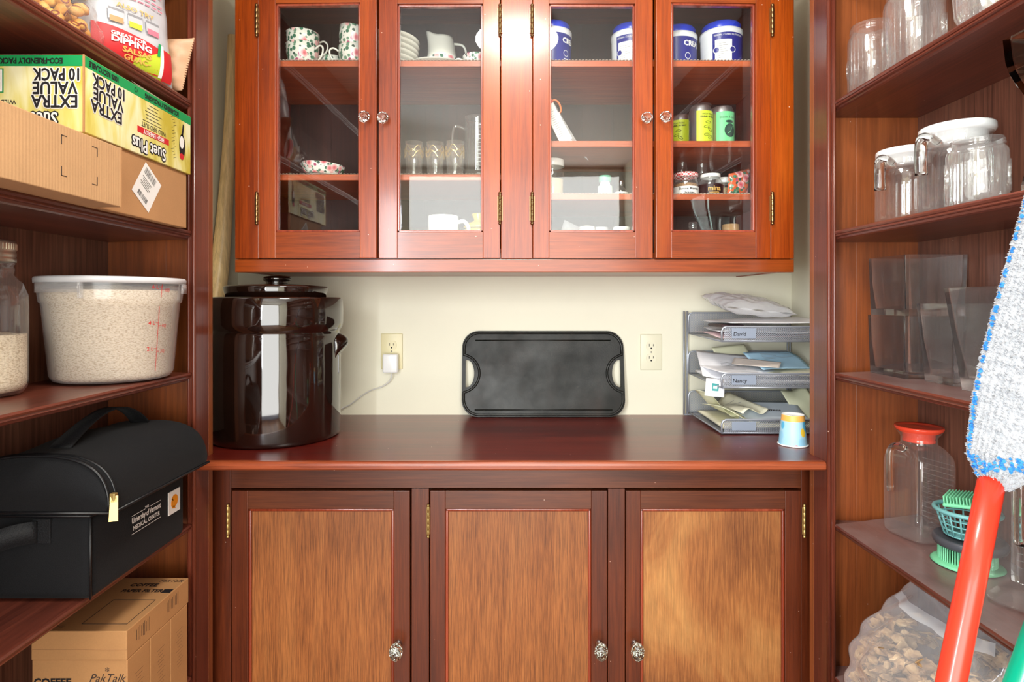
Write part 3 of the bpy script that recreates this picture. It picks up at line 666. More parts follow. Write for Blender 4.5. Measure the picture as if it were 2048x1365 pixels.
# plastic bag of small filled dough pieces, black clamshell beyond
t = thing('clear_food_bag', 'clear plastic bag of small yellow filled pasta at the front of top left shelf', 'food bag', (-.80, 1.0, z5))
mb = MB().mat('filmc'); Mc = FR((-.792, 1.03, z5+.017), (.25, .97, 0), (-.30, .0, .95)); pillow(mb, .19, .14, .095, Mc, crump=.005, seed=5); mb.build('bag_film', t)
def pastamat():
    m, nt, b = newmat('yellow pasta'); c = ramp(nt, noise(nt, coords(nt), 60, 3), [(.35, C(224, 150, 60)), (.55, C(240, 190, 96)), (.75, C(248, 216, 140))]); nt.links.new(c, b.inputs['Base Color']); setb(b, rough=.55); return m
M['pasta'] = pastamat(); M['ring'] = flat('red brown ring', C(150, 70, 40), .5)
pa = MB(); 
for i in range(46):
    x, y, z = random.uniform(-.078, .078), random.uniform(.014, .105), random.uniform(-.028, .030)
    p = Mc @ Vector((x, y, z)); 
    pa.M = Matrix.Translation(p) @ Matrix.Rotation(random.uniform(0, 6), 4, 'Z') @ Matrix.Rotation(random.uniform(0, 3), 4, 'X')
    pa.mat('pasta'); pa.lathe([(0, -.009), (.008, -.007), (.012, 0), (.008, .007), (0, .009)], seg=16); pa.mat('ring'); pa.lathe([(.0045, .0088), (.006, .0094), (.0072, .0082)], seg=10)
pa.M = Matrix(); o = pa.build('stuffed_pasta'); tag(o, 'small round yellow pasta pieces with dark rings inside the clear bag', 'pasta', kind='stuff')
t = thing('clamshell_box', 'black ribbed plastic clamshell box behind the clear food bag', 'food box', (-.86, 1.14, z5))
M['blackpl'] = flat('black plastic', C(40, 38, 40), .3, coat=.3)
mb = MB().mat('blackpl'); mb.M = Matrix.Translation((-.876, 1.16, z5+.001)) @ Matrix.Rotation(.0, 4, 'Z')
mb.lathe([(0, 0), (.040, 0), (.042, .006), (.049, .13), (.053, .132), (.053, .138), (0, .138)], seg=40, sq=.7)
for i in range(40):
    a = 2*PI*i/40; k = 1/((abs(math.cos(a))**6.2+abs(math.sin(a))**6.2)**(1/6.2)); mb.tube([(.0425*k*math.cos(a), .0425*k*math.sin(a), .008), (.0495*k*math.cos(a), .0495*k*math.sin(a), .128)], .0012, 5)
mb.build('tray', t); mb = MB().mat('film'); mb.M = Matrix.Translation((-.876, 1.16, z5+.141)) @ Matrix.Rotation(.0, 4, 'Z'); mb.lathe([(.051, 0), (.049, .03), (.040, .034), (0, .035)], seg=40, sq=.7); mb.build('lid', t)
t = thing('black_pouch', 'dark plastic pouch lying at the near end of the top left shelf', 'pouch', (-.80, .87, z5))
mb = MB().mat('blackpl'); pillow(mb, .16, .13, .09, FR((-.81, .865, z5+.022), (.2, .98, 0), (-.4, .0, .9)), crump=.004, seed=9); mb.build('pouch_body', t)

# ---- lunch cooler
zc4 = -.4975; cxr, cyn, cyf, cxl = -.690, .978, 1.268, -.925
t = thing('lunch_cooler', 'black soft lunch cooler with gaping domed zip lid and carry straps', 'cooler bag', ((cxr+cxl)/2, 1.12, zc4))
mb = MB().mat('black_cloth'); mb.box(cxl, cxr, cyn, cyf, zc4, zc4+.143, .016, 5); mb.build('base', t)
mb = MB().mat('lining'); mb.box(cxl+.012, cxr-.004, cyn+.004, cyf-.004, zc4+.140, zc4+.151, .003, 3); mb.build('lining', t, 'silver grey lining edge')
def dome(xc, wd, h, z0, tilt=0):
    pts = []
    for i in range(25):
        a = PI*i/24; p = 2.7; cc, ss = math.cos(a), math.sin(a)
        pts.append((xc+wd/2*math.copysign(abs(cc)**(2/p), cc)*1.0, z0+h*abs(ss)**(2/p)))
    return pts
DX, DW, DH, DZ = -.772, .252, .093, zc4+.155
dp = dome(DX, DW, DH, DZ)
mb = MB().mat('black_cloth')
def dpt(u, v):      # u around arch, v along Y, rounded at the two ends
    k = u*24; i = min(23, int(k)); f = k-i; x = dp[i][0]*(1-f)+dp[i+1][0]*f; z = dp[i][1]*(1-f)+dp[i+1][1]*f
    y = cyn-.012+(cyf-cyn+.022)*v; e = min(v, 1-v); sh = 1-.035*max(0, 1-e/.06)**2
    z += .012*(v-.5)*0; x = DX+(x-DX)*sh; z = DZ+(z-DZ)*sh - .004*math.sin(v*9)*math.sin(u*PI); return (x, y, z)
mb.sheet(48, 24, lambda u, v: dpt(1-u, v))
def capf(u, v, y_, s_):
    x, y, z = dpt(u, y_); k = v; zz = z+(DZ-z)*k; return (DX+(x-DX)*(1-.0*k), y-s_*.012*math.sin(PI*min(1, k*1.0))*math.sin(u*PI)**.5, zz)
mb.sheet(48, 10, lambda u, v: capf(u, v, 0, 1)); mb.sheet(48, 10, lambda u, v: capf(1-u, v, 1, -1))
mb.box(DX-DW/2+.004, DX+DW/2-.004, cyn-.008, cyf+.006, DZ-.007, DZ+.004, .003, 3)
lid = mb.build('lid', t)
M['zipper'] = flat('zipper tape', C(14, 15, 18), .4)
mb = MB().mat('zipper')
mb.tube([Vector(dpt(i/40, 0))+Vector((0, -.002, .001)) for i in range(41)], .0026, 6); mb.tube([Vector(dpt(i/40, .035)) for i in range(41)], .0022, 6)
mb.tube([(DX+DW/2, cyn-.01, DZ-.003), (DX+DW/2, cyf+.01, DZ-.003)], .003, 6); mb.tube([(DX-DW/2, cyn-.011, DZ-.003), (DX+DW/2, cyn-.011, DZ-.003)], .003, 6)
mb.tube([(cxl+.02, cyn-.001, zc4+.143), (cxr, cyn-.001, zc4+.143), (cxr+.001, cyn+.003, zc4+.143), (cxr+.001, cyf, zc4+.143)], .0025, 6)
mb.tube([(cxr-.002, cyn+.002, zc4+.004), (cxr-.002, cyn+.002, zc4+.14)], .002, 6)
mb.build('zipper_piping', t)
mb = MB().mat('brass'); zx, zy, zz = DX+DW/2+.001, cyn-.010, DZ+.014
mb.box(zx-.004, zx+.005, zy-.006, zy+.003, zz, zz+.016, .0015); 
q = FR((zx+.003, zy-.004, zz+.012), (.8, .3, 0), (.10, -.20, -1)); o2 = [(-.0055, 0), (.0055, 0), (.0065, .040), (-.0065, .040)]
mb.prism(o2, q, .0016); mb.prism([(-.0035, .002), (.0035, .002), (.0045, .010), (-.0045, .010)], q, .0022); mb.build('zip_pull', t, 'brass zip pull')
mb = MB().mat('webbing'); hp = []
for i in range(21):
    u = i/20; hp.append((DX-.004-.03*0, cyn+.045+.215*u, DZ+DH-.002+.050*math.sin(u*PI)**.8*(.6+.55*u)))
mb.tube(hp, .019, 4, flatten=.0022, up=(0, 0, 1)) if False else mb.sheet(2, 30, lambda u, v: (DX-.004+(u-.5)*.038*(1-.35*math.sin(v*PI)), cyn+.045+.225*v, DZ+DH-.003+.052*math.sin(v*PI)**.8*(.6+.55*v)), .004)
mb.build('carry_handle', t)
mb = MB().mat('webbing')
mb.sheet(2, 24, lambda u, v: (-.775-.16*v*1.0, cyn-.004-.035*math.sin(v*PI)-.002, zc4+.118+(u-.5)*.036-.10*v**1.6+.010*math.sin(v*PI)), .003)
mb.box(-.785, -.755, cyn-.003, cyn+.002, zc4+.098, zc4+.138, .001); mb.build('shoulder_strap', t)
mb = MB().mat('white'); oL = Vector((cxr+.0012, 1.128, zc4+.083)); uL = (0, 1, 0); vL = (0, 0, 1)
mb.text('THE', .0065, oL+Vector((0, .0, .0235)), uL, vL, bold=.0002); mb.text('University of Vermont', .0150, oL+Vector((0, 0, .0115)), uL, vL, sx=.66, bold=.0004)
mb.text('MEDICAL CENTER', .0112, oL+Vector((0, 0, -.003)), uL, vL, sx=.92, bold=.0002)
mb.quad(oL+Vector((0, -.025, .021)), uL, vL, .040, .001); mb.quad(oL+Vector((0, .027, .021)), uL, vL, .036, .001); mb.quad(oL+Vector((0, 0, -.0125)), uL, vL, .092, .001); mb.build('printed_emblem', t, 'white printed words')
mb = MB().mat('white'); oL = Vector((cxr+.0012, 1.221, zc4+.083)); mb.box(oL.x-.001, oL.x+.0006, oL.y-.021, oL.y+.021, oL.z-.021, oL.z+.026, .0003)
mb.mat('orange'); q = FR(oL+Vector((.0007, 0, 0)), Y1, Z1)
mb.prism([(.0125*math.cos(a), .004+.0125*math.sin(a)) for a in [-2.2+4.9*i/18 for i in range(19)]]+[(-.003, .004), (-.002, -.006)], q, .0003)
mb.prism([(-.0125, .004), (-.0125, -.002), (-.008, -.010), (.004, -.012), (-.003, -.004), (-.004, .006), (-.008, .012)], q, .0003); mb.build('logo_patch', t, 'white patch with orange emblem')

# ---- coffee filter cartons
kx0, kx1 = -.876, -.700
def carton(y0, y1, z0, z1, label, seam=True):
    t = thing('coffee_filter_carton', label, 'carton', ((kx0+kx1)/2, (y0+y1)/2, z0), 'kraft coffee filter cartons')
    mb = MB().mat('kraft'); mb.box(kx0, kx1, y0, y1, z0, z1, .0015); return t, mb
t, mb = carton(1.086, 1.297, -.6598, -.606, 'kraft coffee filter carton lying flat on top of the upright cartons')
mb.mat('black'); zt = -.606
mb.text('COFFEE', .0170, (-.776, 1.262, zt), X1, Y1, bold=.0006, ext=.0006); mb.text('PAPER FILTER', .0170, (-.765, 1.237, zt), X1, Y1, bold=.0006, ext=.0006, sx=.84)
mb.box(-.722, -.703, 1.230, 1.245, zt, zt+.0004); mb.mat('ink'); mb.text('PakTalk', .016, (-.729, 1.281, zt), X1, Y1, ext=.0006, shear=.4); mb.tube([(-.80, 1.11, zt+.0004), (-.715, 1.11, zt+.0004), (-.715, 1.20, zt+.0004), (-.80, 1.20, zt+.0004)], .0006, 4, True)
mb.text('100 PCS', .008, (-.84, 1.10, zt), X1, Y1, ext=.0006)
for yc_ in (1.135, 1.235):
    for i in range(9): mb.quad((kx1, yc_-.020+i*.005, -.629), Y1, Z1, .0012, .020+.004*(i % 3))
mb.mat('card2'); mb.box(kx0+.001, kx1+.0005, 1.0852, 1.0868, -.640, -.6394); mb.build('carton_body', t)
ys = (1.088, 1.158, 1.228, 1.294)
for i in range(3):
    t, mb = carton(ys[i], ys[i+1]-.0015, -.8398, -.6605, ('upright kraft coffee filter carton nearest, with PakTalk lettering', 'upright kraft coffee filter carton in the middle of the row', 'upright kraft coffee filter carton furthest back against the end panel')[i])
    mb.mat('black')
    if i == 0: mb.text('COFFEE', .020, (-.838, ys[0], -.702), X1, Z1, bold=.0008, ext=.0005); mb.text('PAPER FILTER', .020, (-.808, ys[0], -.726), X1, Z1, bold=.0008, ext=.0005, sx=.8); mb.mat('ink'); mb.text('PakTalk', .021, (-.738, ys[0], -.694), X1, Z1, shear=.4, ext=.0005); mb.text('*', .02, (-.737, ys[0], -.682), X1, Z1)
    mb.mat('ink')
    for k in range(12): mb.quad((kx1, (ys[i]+ys[i+1])/2, -.70-.007*k), Y1, Z1, .026-.006*(k % 3), .0005)
    mb.build('carton_body', t)

# ------------------------------------------------------------------ on the counter
# stoneware fermentation crock
def glaze():
    m, nt, b = newmat('dark brown glazed stoneware'); c = ramp(nt, noise(nt, coords(nt, (1, 1, .5)), 6, 3), [(.35, C(17, 8, 5)), (.7, C(32, 16, 11))]); nt.links.new(c, b.inputs['Base Color'])
    setb(b, rough=.06, coat=.6, coatr=.03, spec=.8); bump(nt, b, noise(nt, coords(nt, (1, 1, .35)), 16, 2), .10, .010); return m
M['glaze'] = glaze()
gx, gy = -.622, 1.595; zk = ZK+.0005
t = thing('fermentation_crock', 'large glossy dark brown stoneware crock with water-seal rim on the counter', 'crock', (gx, gy, zk))
mb = MB().mat('glaze')
mb.lathe([(0, .002), (.150, .002), (.158, .0), (.163, .004), (.1655, .014), (.167, .10), (.167, .24), (.166, .272), (.163, .281), (.166, .286), (.171, .293), (.1735, .305), (.1735, .340), (.1720, .368), (.169, .3725), (.165, .3715), (.162, .365), (.160, .32), (.135, .315), (.13, .34)], (gx, gy, zk), 96)
mb.build('body', t)
mb = MB().mat('glaze'); mb.lathe([(.118, .345), (.124, .362), (.131, .385), (.1335, .398), (.131, .402), (.10, .405), (.05, .409), (.028, .410), (.0265, .413), (.034, .418), (.037, .423), (.032, .428), (.015, .431), (0, .4315)], (gx, gy, zk), 80); ld = mb.build('lid', t)
mb = MB().mat('glaze')
aH = math.radians(4)
for s_ in (1,):
    Mh = Matrix.Translation((gx+.160*math.cos(aH), gy+.160*math.sin(aH), zk+.262)) @ Matrix.Rotation(aH, 4, 'Z')
    mb.M = Mh
    mb.sheet(16, 14, lambda u, v: (.034*math.sin(v*PI)**.8*math.sin(u*PI)**.7*(1-.45*v), (u-.5)*.07, .0-.050*v+.012*math.sin(u*PI)), .004)
mb.build('handle', t)
mb = MB().mat('glaze'); mb.M = Matrix.Translation((gx-.160*math.cos(aH), gy-.160*math.sin(aH), zk+.262)) @ Matrix.Rotation(aH+PI, 4, 'Z')
mb.sheet(16, 14, lambda u, v: (.030*math.sin(v*PI)**.8*math.sin(u*PI)**.7*(1-.45*v), (u-.5)*.085, .012-.058*v+.012*math.sin(u*PI)), .004); mb.build('handle', t)
# wooden paddle behind the crock
M['maple'] = wood('pale maple', C(238, 190, 124), C(248, 214, 152), C(252, 232, 186), 'z', 6, 120, .4, .25, 21)
mb = MB().mat('maple')
pt = [Vector((-.828+.004*k/9, 1.625+.0165*k, z)) for k, z in enumerate((-.359, -.20, -.08, .02, .08, .15, .25, .38, .55, .80))]
mb.tube(pt, [.026, .0275, .029, .029, .0275, .025, .0225, .0195, .017, .015], 8)
o = mb.build('wooden_paddle'); tag(o, 'long pale wooden paddle handle standing in the left corner behind the crock', 'paddle')
# outlets
M['almond'] = flat('almond plastic', C(222, 212, 168), .35); M['almond2'] = flat('pale ivory plastic', C(226, 222, 196), .35); M['slot'] = flat('dark slot', C(30, 26, 20), .6)
KW = .0016
def outlet(pxc, pyc, m, label):
    x, z = (pxc-1014)*KW, (605-pyc)*KW
    t = thing('outlet_plate', label, 'outlet', (x, YB-.003, z-.057), None)
    mb = MB().mat(m); mb.box(x-.0345, x+.0345, YB-.0055, YB-.0006, z-.057, z+.057, .0022, 3); mb.build('cover_plate', t)
    for dz in (.0195, -.0195):
        mb = MB().mat(m); mb.M = FR((x, YB-.0054, z+dz), X1, Z1)
        poly = [(.0165*math.cos(a), max(-.0135, min(.0135, .0172*math.sin(a)))) for a in [2*PI*i/32 for i in range(32)]]
        mb.prism(poly, Matrix(), .0022); mb.mat('slot')
        for sx_, h in ((-.0064, .0085), (.0064, .0070)): mb.quad((sx_, .003, .0022), X1, Y1, .0019, h)
        mb.prism([(.0027*math.cos(a), -.0072+.0027*math.sin(a)) for a in [2*PI*i/14 for i in range(14)]], Matrix.Translation((0, 0, .0022)), .0003)
        mb.build('receptacle', t)
    mb = MB().mat('steel'); mb.M = FR((x, YB-.0054, z), X1, Z1); mb.lathe([(.0028, 0), (.0026, .0011), (0, .0013)], seg=12); mb.build('screw', t)
    return x, z
ox, oz = outlet(784, 703, 'almond', 'almond outlet plate with the white charger plugged in')
outlet(1301.5, 704.5, 'almond2', 'pale ivory outlet plate with both sockets empty, right of the griddle')
t = thing('phone_charger', 'white charger cube plugged into the left outlet with its cable trailing', 'charger', (ox, YB-.02, oz-.06))
M['whitepl'] = flat('glossy white plastic', C(238, 238, 236), .2, coat=.4)
mb = MB().mat('whitepl'); mb.box(ox-.0275+.004, ox+.0245, YB-.036, YB-.0082, oz-.066, oz-.006, .0055, 4); mb.build('plug', t)
M['cable'] = flat('white cable', C(214, 212, 208), .45)
mb = MB().mat('cable'); pts = [(ox+.004, YB-.022, oz-.066), (ox+.003, YB-.021, oz-.078), (ox-.006, YB-.016, oz-.095), (ox-.03, YB-.010, oz-.112), (ox-.065, YB-.006, oz-.124), (ox-.10, YB-.006, oz-.145), (ox-.13, YB-.006, oz-.168), (ox-.155, YB-.006, oz-.180), (ox-.20, YB-.02, oz-.196)]
def smooth(p, k=6):
    p = [Vector(q) for q in p]; r_ = []
    for i in range(len(p)-1):
        a, b_, c, d = p[max(i-1, 0)], p[i], p[i+1], p[min(i+2, len(p)-1)]
        for j in range(k):
            t_ = j/k; r_.append(.5*((2*b_)+(c-a)*t_+(2*a-5*b_+4*c-d)*t_*t_+(3*b_-a-3*c+d)*t_**3))
    return r_+[p[-1]]
mb.tube(smooth(pts), .0019, 8); mb.build('cable', t)
# cast iron griddle
def iron():
    m, nt, b = newmat('seasoned cast iron')
    n = noise(nt, coords(nt), 9, 7, .65, .5); c = ramp(nt, n, [(.30, C(10, 10, 10)), (.48, C(23, 24, 20)), (.60, C(32, 29, 25)), (.72, C(44, 36, 31))])
    nt.links.new(c, b.inputs['Base Color']); nt.links.new(ramp(nt, noise(nt, coords(nt), 7, 5), [(.35, (.34,)*3+(1,)), (.65, (.6,)*3+(1,))]), b.inputs['Roughness'])
    setb(b, metal=.0, spec=.35); bump(nt, b, noise(nt, coords(nt), 300, 4), .25, .0008); return m
M['iron'] = iron()
t = thing('griddle', 'black cast iron two-handled griddle leaning on the wall at the back of counter', 'griddle', (.114, 1.86, ZK))
gw, gh = .512, .270
Mg = FR((.114, 1.845, ZK+.001), X1, (0, .16, .987)) @ Matrix.Translation((0, 0, 0))
def rrect(w_, h, r_, cx=0, cy=0, n=8):
    p = []
    for (sx_, sy, a0_) in ((1, 1, 0), (-1, 1, PI/2), (-1, -1, PI), (1, -1, 3*PI/2)):
        for i in range(n+1): a = a0_+PI/2*i/n; p.append((cx+sx_*(w_/2-r_)+r_*math.cos(a), cy+sy*(h/2-r_)+r_*math.sin(a)))
    return p
# outline split in a centre field, and two ends with handle holes (bridge between outer end and hole)
mb = MB().mat('iron'); mb.M = Mg
HX, HR = gw/2-.011, .050; hole_r = .044
def hole(sgn, n=20):       # D-shaped hole: straight outer side, bowed inner side
    pts = []
    for i in range(n+1):
        a = -PI/2+PI*i/n; pts.append((sgn*(HX-.0275*math.cos(a)**.8 if math.cos(a) > 0 else HX), gh/2+.043*math.sin(a)))
    return pts
R0 = .052
def slab(z0, z1):
    # body as a filled polygon built from rows: left part, middle part, right part around the holes
    for sgn in (1, -1):
        ho = hole(sgn); outer = []
        n = len(ho)
        # inner boundary column to meet the middle field
        inner = [(sgn*(HX-.050), gh/2+.043*math.sin(-PI/2+PI*i/(n-1))) for i in range(n)]
        edge = [(sgn*gw/2, gh/2+.043*math.sin(-PI/2+PI*i/(n-1))) for i in range(n)]
        ho_out = [(sgn*HX, p[1]) for p in ho]
        for a, b_ in ((inner, ho), (ho_out, edge)):
            for i in range(n-1):
                q = [a[i], b_[i], b_[i+1], a[i+1]]
                if sgn < 0: q = q[::-1]
                vs = [(x, y, z1) for x, y in q]+[(x, y, z0) for x, y in q[::-1]]; mb.add(vs, [(0, 1, 2, 3), (4, 5, 6, 7)])
        w1 = [(x, y, z1) for x, y in ho]+[(x, y, z0) for x, y in ho]; fs = [(i, i+1, n+i+1, n+i) for i in range(n-1)]; mb.add(w1, fs)
        w1 = [(x, y, z1) for x, y in ho_out]+[(x, y, z0) for x, y in ho_out]; mb.add(w1, fs)
    xm_ = HX-.050; mb.box(-xm_, xm_, gh/2-.043, gh/2+.043, z0, z1)
    n = 10
    for (sy) in (1, -1):
        ya = gh/2+sy*.043; yb_ = gh/2+sy*gh/2; pl = [(-gw/2, ya)]
        pl += [(-gw/2+R0-R0*math.cos(PI/2*i/n), yb_-sy*R0+sy*R0*math.sin(PI/2*i/n)) for i in range(n+1)]
        pl += [(gw/2-R0+R0*math.sin(PI/2*i/n), yb_-sy*R0+sy*R0*math.cos(PI/2*i/n)) for i in range(n+1)]
        pl += [(gw/2, ya)]
        if sy > 0: pl = pl[::-1]
        mb.prism(pl, Matrix.Translation((0, 0, z0)), z1-z0)
slab(-.006, .006)
o = mb.build('griddle_plate', t)
mb = MB().mat('iron'); mb.M = Mg
def rimpath(inset):
    w2, h0, h1, r2 = gw/2-inset, inset, gh-inset, R0-inset*.6; p = []
    def arc(cx_, cy_, r_, a0_, a1_, n=8): return [(cx_+r_*math.cos(a0_+(a1_-a0_)*i/n), cy_+r_*math.sin(a0_+(a1_-a0_)*i/n), .006) for i in range(n+1)]
    p += [(x_, h1, .006) for x_ in (-w2+r2, 0)]+arc(w2-r2, h1-r2, r2, PI/2, 0)
    p += [(w2, gh/2+.062, .006)]+arc(HX+.016, gh/2, .060, math.radians(100), math.radians(260), 16)+[(w2, gh/2-.062, .006)]
    p += arc(w2-r2, h0+r2, r2, 0, -PI/2); p += arc(-w2+r2, h0+r2, r2, -PI/2, -PI)
    p += [(-w2, gh/2-.062, .006)]+arc(-HX-.016, gh/2, .060, math.radians(-80), math.radians(80), 16)+[(-w2, gh/2+.062, .006)]
    p += arc(-w2+r2, h1-r2, r2, PI, PI/2); return p
mb.tube(rimpath(.0065), .0042, 8, True)
mb.tube([(-.215, gh-.030, .006), (.215, gh-.030, .006)], .0022, 6); mb.tube([(-.215, .022, .006), (.215, .022, .006)], .0022, 6)
mb.build('rim', t)

# ---- letter tray organiser
def meshmat():
    m = bpy.data.materials.new('silver wire mesh'); m.use_nodes = True; nt = m.node_tree; b = nt.nodes['Principled BSDF']; out = nt.nodes['Material Output']
    b.inputs['Base Color'].default_value = C(176, 182, 192); setb(b, rough=.35, metal=.6)
    def w_(rot):
        wv = N(nt, 'ShaderNodeTexWave'); wv.wave_type = 'BANDS'; wv.bands_direction = 'X'; wv.inputs['Scale'].default_value = 120
        nt.links.new(coords(nt, (1, 1, 1), rot), wv.inputs['Vector']); return wv.outputs['Fac']
    a = N(nt, 'ShaderNodeMath', operation='MULTIPLY'); nt.links.new(w_((0, PI/4, PI/4)), a.inputs[0]); nt.links.new(w_((0, -PI/4, -PI/4)), a.inputs[1])
    g = N(nt, 'ShaderNodeMath', operation='GREATER_THAN'); g.inputs[1].default_value = .30; nt.links.new(a.outputs[0], g.inputs[0])
    tr = N(nt, 'ShaderNodeBsdfTransparent'); mx = N(nt, 'ShaderNodeMixShader'); nt.links.new(g.outputs[0], mx.inputs[0]); nt.links.new(b.outputs[0], mx.inputs[1]); nt.links.new(tr.outputs[0], mx.inputs[2])
    nt.links.new(mx.outputs[0], out.inputs[0]); return m
M['mesh'] = meshmat(); M['wire'] = flat('silver painted wire', C(168, 174, 184), .32, metal=.5); M['plate'] = flat('blue grey label plate', C(136, 146, 162), .4)
tx0, tx1, ty0, ty1 = .583, .893, 1.602, 1.862
t = thing('letter_tray_organizer', 'three-tier silver wire mesh letter tray at the right end of counter', 'letter tray', ((tx0+tx1)/2, 1.73, ZK))
mb = MB().mat('wire')
for x in (tx0-.022, tx0-.012, tx1-.004, tx1+.004): mb.tube([(x, ty1+.008, ZK+.004), (x, ty1+.008, -.028)], .0028, 8)
mb.tube([(tx0-.022, ty1+.008, ZK+.004), (tx1+.004, ty1+.008, ZK+.004)], .0028, 8)
mb.build('rear_frame', t)
TR = [(-.3595, -.319, -.281), (-.236, -.194, -.155), (-.110, -.0665, -.033)]
for i, (zb_, zf, zbk) in enumerate(TR):
    bz_ = zb_+.004; bzr = zb_+.012; mb = MB().mat('mesh')
    mb.add([(tx0, ty0, bz_), (tx1, ty0, bz_), (tx1, ty1, bzr), (tx0, ty1, bzr)], [(0, 1, 2, 3)])
    mb.add([(tx0+.006, ty0, bz_), (tx1, ty0, bz_), (tx1, ty0, zf), (tx0+.006, ty0, zf)], [(0, 1, 2, 3)])
    mb.add([(tx0-.010, ty1, bzr), (tx1, ty1, bzr), (tx1, ty1, zbk), (tx0-.010, ty1, zbk)], [(3, 2, 1, 0)])
    tr = mb.build('tray', t)
    mb = MB().mat('wire'); e = .012
    mb.tube([(tx0, ty0, bz_), (tx0, ty0, zf-e), (tx0+e*.3, ty0, zf-e*.3), (tx0+e, ty0, zf), (tx1-e, ty0, zf), (tx1, ty0, zf-e), (tx1, ty0, bz_)], .0028, 8)
    mb.tube([(tx0, ty0, bz_), (tx1, ty0, bz_), (tx1, ty1, bzr), (tx0-.008, ty1, bzr)], .0026, 8, True)
    mb.tube([(tx0-.010, ty1, bzr), (tx0-.010, ty1, zbk-e), (tx0-.010+e*.3, ty1, zbk-e*.3), (tx0-.010+e, ty1, zbk), (tx1-e, ty1, zbk), (tx1, ty1, zbk-e), (tx1, ty1, bzr)], .0028, 8)
    mb.build('wire_rim', tr)
    mb = MB().mat('plate'); mb.box(tx0+.026, tx0+.092, ty0-.0045, ty0-.003, zb_+.012, zf-.004, .0006)
    if i: mb.mat('black'); mb.text(('', 'Nancy', 'David')[i], .0150, (tx0+.047, ty0-.0046, (zb_+zf)/2+.002), X1, Z1, bold=.0002, shear=.1)
    mb.build('name_plate', tr)
def papermat(name, c, lines=None):
    m, nt, b = newmat(name); cc = ramp(nt, noise(nt, coords(nt), 20, 3), [(.3, tuple(v*.93 for v in c[:3])+(1,)), (.7, c)]); nt.links.new(cc, b.inputs['Base Color']); setb(b, rough=.7); return m
M['paper'] = papermat('white paper', C(238, 238, 242)); M['paper_y'] = papermat('pale yellow paper', C(234, 234, 200)); M['paper_b'] = papermat('light blue paper', C(168, 204, 226)); M['paper_p'] = papermat('pink paper', C(236, 208, 210))
M['paper_g'] = papermat('grey envelope', C(190, 200, 210)); M['paper_c'] = papermat('cream receipt paper', C(232, 228, 202)); M['paper_t'] = papermat('beige envelope', C(212, 200, 190)); M['teal'] = flat('teal print', C(40, 140, 140), .5); M['darkbrown'] = flat('dark brown leather', C(58, 40, 42), .5)
def paper(name, label, cat, c, wd, dp_, rz, tilt=0, roll=0, m='paper', curl=.004, seed=0, deco=None, th=.0008, group=None):
    rnd = random.Random(seed); a, b_, ph = rnd.uniform(.6, 1.4), rnd.uniform(.6, 1.4), rnd.uniform(0, 6)
    Mx = Matrix.Translation(c) @ Matrix.Rotation(rz, 4, 'Z') @ Matrix.Rotation(tilt, 4, 'X') @ Matrix.Rotation(roll, 4, 'Y')
    def fn(u, v, lift=0): return Mx @ Vector(((u-.5)*wd, (v-.5)*dp_, curl*math.sin(a*u*PI*1.4+ph)*math.cos(b_*v*PI*1.3)+lift))
    mb = MB().mat(m); mb.sheet(14, 10, fn, th)
    if deco: deco(mb, fn)
    o = mb.build(name); tag(o, label, cat, group); return o
def lines(mb, fn, n=6, m='ink', u0=.1, u1=.6, v0=.3, v1=.8):
    mb.mat(m)
    for i in range(n):
        v = v0+(v1-v0)*i/n; mb.sheet(6, 1, lambda u, q, v=v, i=i: fn(u0+(u1-u0)*(1-.25*(i % 3))*u, v+.012*q, .0008))
mx_ = (tx0+tx1)/2; my_ = (ty0+ty1)/2
# top tray
z = TR[2][0]+.018
paper('folded_letter', 'pinkish folded letter at the bottom of the top tray', 'letter', (mx_-.01, my_, z), .29, .21, .05, .03, 0, 'paper_p', .003, 1)
paper('letter_sheet', 'white letter lying above the pink letter in the top tray', 'letter', (mx_-.005, my_-.01, z+.012), .27, .20, -.12, .02, 0, 'paper', .004, 2, lambda m_, f: lines(m_, f))
mb = MB().mat('darkbrown'); mb.box(tx0+.012, tx0+.075, ty0+.03, ty0+.15, z+.022, z+.030, .004, 3); o = mb.build('wallet'); tag(o, 'small dark brown flat wallet sticking out of the top tray', 'wallet')
paper('large_envelope', 'white envelope with pink edge on top of papers in the top tray', 'envelope', (mx_+.01, my_-.02, z+.040), .30, .19, .10, .03, -.02, 'paper', .003, 3)
t2 = thing('plastic_bag', 'crumpled clear plastic bag resting on the papers of the top tray', 'plastic bag', (mx_, my_, z+.045))
mb = MB().mat('filmw'); pillow(mb, .22, .15, .045, FR((mx_-.01, my_-.045, z+.068), (.97, .1, -.10), (-.15, .95, .22)), crump=.0035, seed=12); mb.build('bag_film', t2)
# middle tray
z = TR[1][0]+.018
paper('paper_stack', 'stack of white bills at the bottom of the middle tray', 'papers', (mx_, my_, z+.006), .30, .22, .02, .03, 0, 'paper', .002, 4, th=.007)
paper('note_sheet', 'yellow green note standing at the back of middle tray', 'note', (mx_-.045, my_+.075, z+.052), .105, .09, .12, .75, -.12, 'paper_y', .002, 5)
def logo(m_, f):
    m_.mat('black'); 
    for i in range(5): m_.sheet(2, 1, lambda u, q, i=i: f(.56+.018*i+.012*u, .72+.03*(i % 2)+.09*q, .0008))
    lines(m_, f, 5, 'grey', .3, .7, .35, .6)
paper('letter_sheet', 'large white letter with a small black logo fanned left in the middle tray', 'letter', (mx_-.075, my_-.015, z+.032), .20, .17, -.20, .36, .10, 'paper', .004, 6, logo)
paper('letter_sheet', 'white letter sheet sliding over the left front of middle tray', 'letter', (mx_-.06, my_-.06, z+.026), .22, .12, .12, .08, .05, 'paper', .004, 16, lambda m_, f: lines(m_, f, 4, 'grey'))
